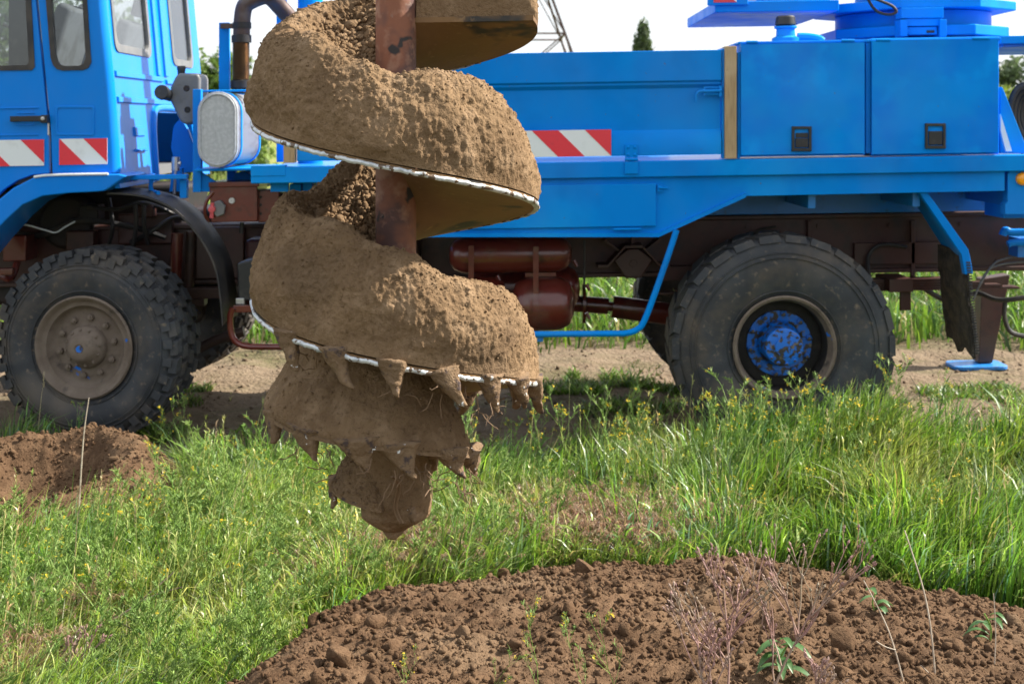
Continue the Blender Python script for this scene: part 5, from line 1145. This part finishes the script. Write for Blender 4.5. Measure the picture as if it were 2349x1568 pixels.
parts_.append(blades(tip, rv.uniform(.02, .045, n), rv.uniform(.0025, .0045, n), rv.uniform(.6, 1.3, n), az0 + rv.normal(0, .5, n), pal(n, [(.38, .25, .15), (.30, .17, .11), (.45, .34, .22)], (2, 1, 1)), 1.5))
V, Q, T, C = join(parts_)
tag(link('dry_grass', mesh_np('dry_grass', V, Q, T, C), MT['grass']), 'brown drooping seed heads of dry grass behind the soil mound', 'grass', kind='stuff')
# tufts on the track and the verge beyond it
parts_ = []
def road_ok(x, y): return (n2(x, y, 1.3, 41) + .55 * n2(x, y, 4, 42) > .74 - .25 * (y < 7.9)) & (np.abs(x) < .39 * y + 1.2)
p = sample(9000, -5, 5, 7.3, 10.7, road_ok); n = len(p)
parts_.append(blades(p, rv.uniform(.03, .10, n), rv.uniform(.005, .011, n), rv.uniform(.4, 1.3, n), rv.uniform(0, 6.28, n), pal(n, GREEN + [(.33, .28, .13)], (3, 3, 2, 1, .5, 1.4)), .3))
p = sample(2600, .0, 1.6, 9.0, 10.1, lambda x, y: n2(x, y, 2.5, 47) + .4 * n2(x, y, 7, 48) > .1); n = len(p)
parts_.append(blades(p, rv.uniform(.03, .11, n), rv.uniform(.006, .013, n), rv.uniform(.4, 1.3, n), rv.uniform(0, 6.28, n), pal(n, GREEN + [(.33, .28, .13)], (3, 3, 2, 1, .5, 1)), .3))
def verge_ok(x, y): return y > 10.75 + .35 * n2(x, y, .9, 44) + rv.random(len(x)) * .5
p = sample(26000, -5.5, 7.5, 10.6, 17.0, verge_ok); n = len(p)
parts_.append(blades(p, rv.uniform(.06, .34, n) * (1 + .5 * n2(p[:, 0], p[:, 1], .8, 45)), rv.uniform(.008, .03, n), np.abs(rv.normal(.5, .35, n)), rv.uniform(0, 6.28, n), pal(n, GREEN + [(.36, .33, .15)], (3, 3, 2, 2, .6, .8)), .3))
p = sample(12000, -30, 30, 17.0, 46.0, lambda x, y: y > 0); n = len(p)
parts_.append(blades(p, rv.uniform(.2, .6, n), rv.uniform(.03, .09, n), np.abs(rv.normal(.5, .35, n)), rv.uniform(0, 6.28, n), pal(n, [(.2, .27, .06), (.27, .29, .09), (.13, .21, .04)], (2, 2, 1)), .3))
V, Q, T, C = join(parts_)
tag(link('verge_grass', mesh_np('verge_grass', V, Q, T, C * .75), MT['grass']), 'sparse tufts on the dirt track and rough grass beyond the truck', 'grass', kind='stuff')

# wild mustard: thin branching stems, upright pods, yellow flower heads
def mustard(seed, hgt, flowers=True, nbr=6, thick=1.0):
    r = random.Random(seed); st, fl = MB(), MB()
    def stem(p, d, L, rad, depth):
        pts = [p]
        for k in range(6):
            d = (d + Vector((r.gauss(0, .09), r.gauss(0, .09), .05))).normalized(); pts.append(pts[-1] + d * L / 6)
        st.tube(pts, [rad * (1 - .6 * k / 6) for k in range(7)], 3, False)
        if depth < 2:
            for k in range(nbr if depth == 0 else 2):
                i = r.randint(2, 5); a = r.uniform(0, 6.28); q = pts[i].lerp(pts[i + 1], r.random())
                stem(q, (d * .9 + Vector((math.cos(a), math.sin(a), .25)) * .75).normalized(), L * r.uniform(.28, .5) * (1.15 - i / 9), rad * .6, depth + 1)
        for k in range(7 if depth else 9):                      # pods
            s = r.uniform(.35, .97); i = min(int(s * 6), 5); q = pts[i].lerp(pts[i + 1], s * 6 - i); a = r.uniform(0, 6.28)
            e = q + (d * .8 + Vector((math.cos(a), math.sin(a), .1)) * .7).normalized() * r.uniform(.010, .026); st.tube([q, q.lerp(e, .5) + Vector((0, 0, .001)), e], [.0007 * thick, .0011 * thick, .0004 * thick], 3, False)
        if depth == 0:
            for k in range(3):                                   # stem leaves
                i = r.randint(0, 3); q = pts[i]; a = r.uniform(0, 6.28); o = Vector((math.cos(a), math.sin(a), .35)); sd = Vector((-o.y, o.x, 0)) * r.uniform(.003, .007); L2 = r.uniform(.03, .07)
                st.add([q, q + o * L2 * .5 + sd, q + o * L2 + Vector((0, 0, -.01)), q + o * L2 * .5 - sd], [(0, 1, 2, 3)])
        if flowers and r.random() < (.8 if depth == 0 else .36):
            for k in range(r.randint(2, 5)):
                c = pts[-1] + Vector((r.gauss(0, .006), r.gauss(0, .006), r.uniform(-.008, .008))); ph = r.uniform(0, 6.28); tx_, ty__ = r.gauss(0, .4), r.gauss(0, .4); s = r.uniform(.0026, .0046)
                for m in range(4):
                    a = ph + m * math.pi / 2; e1 = Vector((math.cos(a), math.sin(a), math.cos(a) * tx_ + math.sin(a) * ty__ + .3)) * s; e2 = Vector((-math.sin(a), math.cos(a), 0)) * s * .55
                    fl.add([c, c + e1 * .6 + e2, c + e1 * 1.2, c + e1 * .6 - e2], [(0, 1, 2, 3)])
    stem(Vector((0, 0, -.01)), Vector((r.gauss(.12, .15), r.gauss(0, .12), 1)).normalized(), hgt, .0021 * thick, 0)
    return st, fl
MU = []
for s in range(8):
    st, fl = mustard(100 + s, .42, True, 5 + s % 3); a_ = st.mesh('wild_mustard', smooth=False); b_ = fl.mesh('flowers', smooth=False); a_.materials.append(MT['weed']); b_.materials.append(MT['yellow']); MU.append((a_, b_))
def put_mustard(x, y, s, k, rz, tilt, label, group):
    z = float(ground_z(np.array([x]), np.array([y]))[0])
    if mound_d(np.array([x]), np.array([y]))[0] > 0: z = float(mound_h(np.array([x]), np.array([y]))[0])
    elif math.hypot(x - HC[0], y - HC[1]) < .75: z = max(z, float(spoil_h(np.array([x]), np.array([y]))[0]))
    o = bpy.data.objects.new('wild_mustard', MU[k % 8][0]); o.location = (x, y, z); o.scale = (s, s, s); o.rotation_euler = (tilt[0], tilt[1], rz); col.objects.link(o); tag(o, label, 'plant', group)
    f = bpy.data.objects.new('flowers', MU[k % 8][1]); f.parent = o; col.objects.link(f); tag(f, kind='stuff'); return o
LM = 'slender wild mustard plant with small yellow flowers standing in the green grass'; GM = 'wild mustard plants in the meadow'
rm = random.Random(4); k = 0; cnt = 0
while cnt < 130:
    k += 1; y = rm.uniform(4.3, 7.05); x = rm.uniform(-.37, .37) * y
    dens = .9 if (x < -.1 and y < 6.6) else .55
    if x > .2 and y < 5.4: dens = .25
    if rm.random() > dens or not soil_free(np.array([x]), np.array([y]), .02)[0]: continue
    if -.75 < x < 0 and y < 4.7: continue
    put_mustard(x, y, rm.uniform(.65, 1.1) * (1.15 if x > .3 and y > 6 else .95), k, rm.uniform(0, 6.28), (rm.gauss(0, .12), rm.gauss(.12, .15)), LM, GM); cnt += 1
for i in range(19):                                              # tall ones before the rear wheel
    put_mustard((1570 + i * 27 + rm.uniform(-14, 14) - UC) * 6.45 / F, rm.uniform(6.1, 6.7), rm.uniform(.9, 1.4), i, rm.uniform(0, 6.28), (0, rm.gauss(.15, .1)), 'tall wild mustard plant with yellow flowers in front of the rear wheel', 'tall mustard before the rear wheel')
# feathery undergrowth of the same weed, past counting
VV, TT_, o0 = [], [], 0
protos = []
for s in range(5):
    st, _ = mustard(200 + s, .30, False, 6, 1.5); me = st.mesh('tmp', smooth=False); me.calc_loop_triangles(); v = np.array([q.co for q in me.vertices]); t = np.array([l.vertices for l in me.loop_triangles]); protos.append((v, t)); bpy.data.meshes.remove(me)
def weed_ok(x, y): return meadow(x, y) & (rv.random(len(x)) < np.clip((.4 - x) / .8, .18, 1)) & ((y < 6.7) | (x > .3))
p = sample(520, -2.9, 2.6, 3.9, 7.2, weed_ok)
for i, q in enumerate(p):
    v, t = protos[i % 5]; a = rv.uniform(0, 6.28); s = rv.uniform(.6, 1.15); c_, s_ = math.cos(a), math.sin(a); lx_ = rv.normal(.22, .25); 
    w_ = v * s; w_ = np.stack([w_[:, 0] * c_ - w_[:, 1] * s_ + w_[:, 2] * lx_, w_[:, 0] * s_ + w_[:, 1] * c_, w_[:, 2]], -1) + q; VV.append(w_); TT_.append(t + o0); o0 += len(v)
tag(link('weed_undergrowth', mesh_np('weed_undergrowth', np.concatenate(VV), T=np.concatenate(TT_)), MT['weed']), 'feathery pale green weed stems tangled in the left grass', 'weeds', kind='stuff')

# pinkish dried weeds, dry stalks, leafy plants
def soil_z(x, y): return float(max(mound_h(np.array([x]), np.array([y]))[0], ground_z(np.array([x]), np.array([y]))[0])) - .01
def pink_weed(seed, hgt, spread, lean):
    r = random.Random(seed); st, bu = MB(), MB()
    def br(p, d, L, rad, dep):
        pts = [p]
        for k in range(5):
            d = (d + Vector((r.gauss(0, .08), r.gauss(0, .08), .04))).normalized(); pts.append(pts[-1] + d * L / 5)
        st.tube(pts, [rad * (1 - .5 * k / 5) for k in range(6)], 4, False)
        if dep < 3:
            for k in range((8, 3, 2)[dep]):
                i = r.randint(1, 4); a = r.uniform(0, 6.28); q = pts[i].lerp(pts[i + 1], r.random())
                br(q, (d + Vector((math.cos(a), math.sin(a) * .7, .35)) * spread).normalized(), L * r.uniform(.38, .6), rad * .68, dep + 1)
        if dep >= 1:
            for q, s in ((pts[-1], 1.0), (pts[-2].lerp(pts[-1], .3), .7)):
                if r.random() < .85: bu.tube([q - d * .004 * s, q + d * .002, q + d * .009 * s], [.0014 * s, .0040 * s, .001 * s], 5)
    br(Vector((0, 0, -.02)), Vector((lean, 0, 1)).normalized(), hgt, .0038, 0); return st, bu
def put_pink(u, Y, hgt, seed, lean, label, spread=.85):
    x = (u - UC) * Y / F; st, bu = pink_weed(seed, hgt, spread, lean)
    o = link('dry_weed', st.mesh('dry_weed', smooth=False), MT['pink_weed'], None, (x, Y, soil_z(x, Y))); tag(link('seed_buds', bu.mesh('seed_buds'), MT['pink_weed'], o), kind='stuff'); return tag(o, label, 'plant', 'pinkish dry weeds on the soil mound')
put_pink(1668, 3.6, .34, 1, -.05, 'bushy pinkish dry weed with many fine branches, leftmost on the soil mound')
put_pink(1745, 3.6, .42, 2, .22, 'tallest pinkish dry weed, leaning right across the edge of the soil mound', .6)
put_pink(1640, 3.5, .24, 3, -.2, 'low pinkish dry weed at the bottom edge beside the bushy one')
put_pink(1850, 3.5, .18, 4, .2, 'small pinkish dry weed right of the leaning tall one')
put_pink(110, 4.2, .22, 9, .5, 'straw pink dry weed lying in the grass at the bottom left', .6)
def stalk(name, pts, r, m, label, cat, twigs=()):
    q = [((u - UC) * Y / F, Y, H - (v - VH) * Y / F) for u, v, Y in pts]; base = q[0]
    mb = MB().tube(spath(q, 5), [r * (1 - .55 * i / (5 * (len(q) - 1))) for i in range(5 * (len(q) - 1) + 1)], 6)
    for tw in twigs: mb.tube(spath([((u - UC) * Y / F, Y, H - (v - VH) * Y / F) for u, v, Y in tw], 4), r * .5, 5)
    return tag(mb.build(name, MT[m], None, base, loc=base), label, cat)
stalk('dry_stalk', [(2090, 1640, 3.75), (2068, 1545, 3.75), (2040, 1450, 3.76), (2005, 1375, 3.78), (1981, 1330, 3.8)], .0032, 'dry', 'pale dry stalk bent to the left over the right side of the soil mound', 'stalk', [[(2055, 1490, 3.75), (2030, 1482, 3.75), (2010, 1470, 3.74)]])
stalk('dry_stalk', [(2150, 1640, 3.8), (2146, 1560, 3.8), (2135, 1440, 3.8), (2118, 1350, 3.82), (2090, 1260, 3.85), (2075, 1215, 3.87)], .0034, 'dry', 'tall pale dry stalk curving up in front of the bright grass at the right', 'stalk', [[(2146, 1560, 3.8), (2128, 1540, 3.8), (2112, 1525, 3.79)]])
stalk('dry_stalk', [(2282, 1640, 3.9), (2280, 1560, 3.9), (2284, 1450, 3.9), (2279, 1360, 3.9)], .0026, 'dry', 'thin straight dry stalk at the far right of the soil mound', 'stalk')
stalk('dry_stalk', [(176, 1290, 5.5), (182, 1150, 5.5), (192, 1000, 5.5), (204, 912, 5.5)], .0042, 'dry', 'single tall dry stalk standing up before the front wheel', 'stalk')
stalk('fallen_twig', [(30, 1540, 4.35), (150, 1475, 4.4), (260, 1420, 4.5), (340, 1370, 4.6), (420, 1345, 4.65)], .0045, 'bark', 'dark bare twig lying across the grass at the lower left', 'twig', [[(300, 1395, 4.55), (360, 1345, 4.6), (400, 1310, 4.65)], [(260, 1420, 4.5), (330, 1455, 4.4)]])
def leaf(mb, base, az__, L, W, rise, lobes=0, fold=.25):
    n = 9; o = Vector((math.cos(az__), math.sin(az__), 0)); s = Vector((-o.y, o.x, 0)); L_, C_, R__ = [], [], []
    for i in range(n):
        t = i / (n - 1); c = Vector(base) + o * L * t + Vector((0, 0, L * (rise * t - (rise + .35) * t * t * .8)))
        w_ = W * math.sin(math.pi * min(t * .93 + .05, 1)) ** .8 * (1 - .35 * lobes * (i % 2))
        C_.append(c); L_.append(c + s * w_ * .5 + Vector((0, 0, w_ * fold))); R__.append(c - s * w_ * .5 + Vector((0, 0, w_ * fold)))
    vs = L_ + C_ + R__; fs = [(i, i + 1, n + i + 1, n + i) for i in range(n - 1)] + [(n + i, n + i + 1, 2 * n + i + 1, 2 * n + i) for i in range(n - 1)]
    mb.add(vs, fs)
def leafy(u, v, Y, nl, L, W, label, seed, m='leaf', stemh=0.0, lobes=1):
    r = random.Random(seed); x = (u - UC) * Y / F; z = soil_z(x, Y) if mound_d(np.array([x]), np.array([Y]))[0] > 0 else float(ground_z(np.array([x]), np.array([Y]))[0])
    o = empty('leafy_plant', (x, Y, z)); tag(o, label, 'plant', 'broad leaved weeds')
    if stemh:
        mb = MB().tube(spath([(0, 0, -.01), (r.gauss(0, .01), 0, stemh * .5), (r.gauss(.02, .02), 0, stemh)], 4), .0028, 5); mb.build('stem', MT['weed'], o)
    for i in range(nl):
        mb = MB(); leaf(mb, (0, 0, .01 + stemh * i / nl), r.uniform(0, 6.28), L * r.uniform(.6, 1.1), W * r.uniform(.7, 1.1), r.uniform(.35, .95), lobes * (i % 2)); mb.build('leaf', MT[m], o, ang=80)
leafy(700, 1395, 4.95, 9, .20, .040, 'broad leaved weed with long toothed leaves at the left tip of the soil mound', 1)
leafy(830, 1355, 5.15, 8, .20, .036, 'dark green dandelion like plant under the tip of the auger', 2)
leafy(1010, 1330, 5.35, 6, .17, .045, 'broad leaved weed with a blunt leaf at the back edge of the mound', 3)
leafy(1790, 1568, 3.78, 12, .10, .028, 'leafy green weed sprouting from the soil at the bottom edge', 4, stemh=.10, lobes=0)
leafy(2010, 1420, 4.35, 5, .07, .022, 'wilted green sprig on the soil right of the pink weeds', 5, stemh=.06, lobes=0)
leafy(2270, 1500, 4.1, 6, .08, .024, 'drooping green sprig at the right edge of the soil mound', 6, stemh=.09, lobes=0)
leafy(1850, 1250, 5.6, 8, .20, .055, 'large leaved dock plant in the grass behind the pink weeds', 7, lobes=0)
leafy(1610, 1100, 6.2, 7, .20, .05, 'pale broad leaved weed in the grass below the rear wheel', 8, 'leaf_blue', lobes=0)
leafy(235, 985, 6.75, 7, .17, .045, 'thistle like leaf rosette at the foot of the front wheel', 9, 'leaf_blue', stemh=.12)
leafy(240, 1210, 5.45, 7, .11, .045, 'bindweed with heart shaped leaves beside the dug hole', 10, stemh=.2, lobes=0)
leafy(560, 1440, 4.6, 7, .16, .03, 'long leaved weed in the grass left of the mound', 11)
leafy(1480, 1230, 5.7, 14, .26, .012, 'blue green clump of wide bladed grass behind the mound', 12, 'leaf_blue', lobes=0)
leafy(1545, 1240, 5.68, 14, .28, .012, 'blue green clump of wide bladed grass nearest the pink weeds', 13, 'leaf_blue', lobes=0)
# blurred foreground mustard on the mound
for i, (u, Y, s, lb) in enumerate(((1100, 3.5, .5, 'flowerless mustard sprig at the bottom edge, left of the others on the mound'), (1222, 3.45, .62, 'yellow tipped mustard sprig at the bottom edge of the mound'), (1372, 3.45, .55, 'yellow tipped mustard plant low at the bottom edge right of the centre'), (1440, 3.5, .72, 'yellow tipped mustard plant leaning right at the bottom edge'), (920, 3.6, .4, 'short mustard sprig at the bottom edge near a large clod'), (20, 4.5, 1.0, 'mustard plant with yellow flowers at the left edge of the picture'), (365, 4.25, .35, 'small mustard plant with yellow flowers low in the left grass'), (10, 5.3, 1.15, 'tall mustard plant with yellow flowers left of the dug hole'))):
    put_mustard((u - UC) * Y / F, Y, s, i, i * 1.3, (0, .15), lb, 'mustard plants in the foreground')

# ------------------------------------------------------------------ far trees and pylon
def tree(name, label, x, y, hgt, rad, n, leafs, cols, base=.12, shape='round', seed=0, group='trees beyond the field'):
    g = np.random.default_rng(seed); o = empty(name, (x, y, 0)); tag(o, label, 'tree', group)
    mb = MB(); mb.tube([(0, 0, -.3), (0, 0, hgt * .4), (.1, 0, hgt * .9)], [hgt * .022, hgt * .014, hgt * .004], 8)
    for k in range(7):
        a = k * 2.4; z0 = hgt * (.18 + .09 * k); mb.tube([(0, 0, z0), (math.cos(a) * rad * .4, math.sin(a) * rad * .4, z0 + hgt * .09), (math.cos(a) * rad * .75, math.sin(a) * rad * .75, z0 + hgt * .17)], [hgt * .008, hgt * .005, hgt * .002], 5)
    mb.build('trunk', MT['bark'], o)
    nc = 34 if shape == 'round' else 110; cz_ = g.uniform(base, .97, nc)
    def prof_(t): return (np.sin(np.pi * np.clip(t, 0, 1) ** .8) ** .6) if shape == 'round' else (np.clip((1 - t) * 1.25, 0, 1) ** .9 * np.clip(t * 6, .25, 1))
    a = g.uniform(0, 6.28, nc); rr = np.sqrt(g.random(nc)) * prof_((cz_ - base) / (1 - base)) * rad; C0 = np.stack([rr * np.cos(a), rr * np.sin(a), cz_ * hgt], -1)
    i = g.integers(0, nc, n); cs = rad * (.30 if shape == 'round' else .30) * g.uniform(.6, 1.2, nc)
    d = g.normal(size=(n, 3)); d /= np.linalg.norm(d, axis=1)[:, None]; p = C0[i] + d * (cs[i] * g.random(n) ** .4)[:, None] * np.array([1, 1, 1.1 if shape == 'round' else 1.9])
    e1 = g.normal(size=(n, 3)); e1 /= np.linalg.norm(e1, axis=1)[:, None]; e2 = np.cross(e1, g.normal(size=(n, 3))); e2 /= np.linalg.norm(e2, axis=1)[:, None]
    s = leafs * g.uniform(.6, 1.3, n)[:, None]; V = np.stack([p - e1 * s, p + e2 * s * .5, p + e1 * s, p - e2 * s * .5], 1).reshape(-1, 3)
    cc = np.array(cols)[g.integers(0, len(cols), nc)][i] * (1 + g.normal(0, .18, (n, 1))); C_ = np.repeat(np.clip(cc, .01, .8), 4, 0)
    link('crown', mesh_np('crown', V, np.arange(n * 4).reshape(-1, 4), None, C_), MT['foliage'], o); return o
G1 = [(.10, .17, .03), (.14, .22, .04), (.07, .12, .025)]; G2 = [(.09, .13, .06), (.07, .10, .05), (.11, .16, .07)]
tree('poplar_tree', 'slim pointed poplar standing far off above the blue side wall', 13.8, 144.0, 12.4, 2.0, 7000, .24, G2, .05, 'poplar', 1)
tree('bushy_tree', 'bright green bush behind the exhaust pipe', -9.4, 45.0, 3.9, 2.3, 6500, .13, G1, .02, 'round', 2)
tree('bushy_tree', 'bright green bush seen between the cab and the exhaust post', -11.6, 47.0, 4.2, 2.2, 6500, .13, G1, .02, 'round', 3)
tree('bushy_tree', 'tall green tree seen through the cab side windows', -16.0, 46.0, 8.5, 4.0, 7500, .18, G1, .06, 'round', 4)
tree('bushy_tree', 'green tree seen through the cab door window', -20.5, 50.0, 9.0, 4.5, 7500, .18, G2, .06, 'round', 5)
tree('bushy_tree', 'hazy green tree at the right edge beyond the tail', 23.0, 62.0, 4.6, 2.6, 5000, .16, G2, .05, 'round', 6)
tree('bushy_tree', 'low yellow green bush at the right edge beyond the tail', 20.2, 55.0, 2.9, 1.9, 4000, .13, [(.19, .25, .04), (.14, .2, .04)], .02, 'round', 7)
pyl = empty('pylon', (0.0, 60.0, 0)); tag(pyl, 'rusty lattice pylon whose leg shows right of the auger top', 'pylon')
def pw(z): return 4.17 - .345 * z if z < 10.5 else max(.55 - (z - 10.5) * .02, .2)
cs_ = ((1, -1), (1, 1), (-1, 1), (-1, -1))
for sx_2, sy_2 in cs_:
    mb = MB(); mb.tube([(sx_2 * pw(z), sy_2 * pw(z), z) for z in (-.2, 3, 6, 9, 10.5, 18, 26)], .075, 4); mb.build('leg', MT['pylon'], pyl)
zs_ = [0, 5.6, 10.5, 15, 20, 26]
for j in range(4):
    (ax, ay), (bx2, by2) = cs_[j], cs_[(j + 1) % 4]
    for i in range(len(zs_) - 1):
        a, b2_ = zs_[i], zs_[i + 1]
        MB().tube([(ax * pw(a), ay * pw(a), a), (bx2 * pw(b2_), by2 * pw(b2_), b2_)], .03, 4).build('brace', MT['pylon'], pyl); MB().tube([(bx2 * pw(a), by2 * pw(a), a), (ax * pw(b2_), ay * pw(b2_), b2_)], .03, 4).build('brace', MT['pylon'], pyl)
        MB().tube([(ax * pw(b2_), ay * pw(b2_), b2_), (bx2 * pw(b2_), by2 * pw(b2_), b2_)], .04, 4).build('brace', MT['pylon'], pyl)
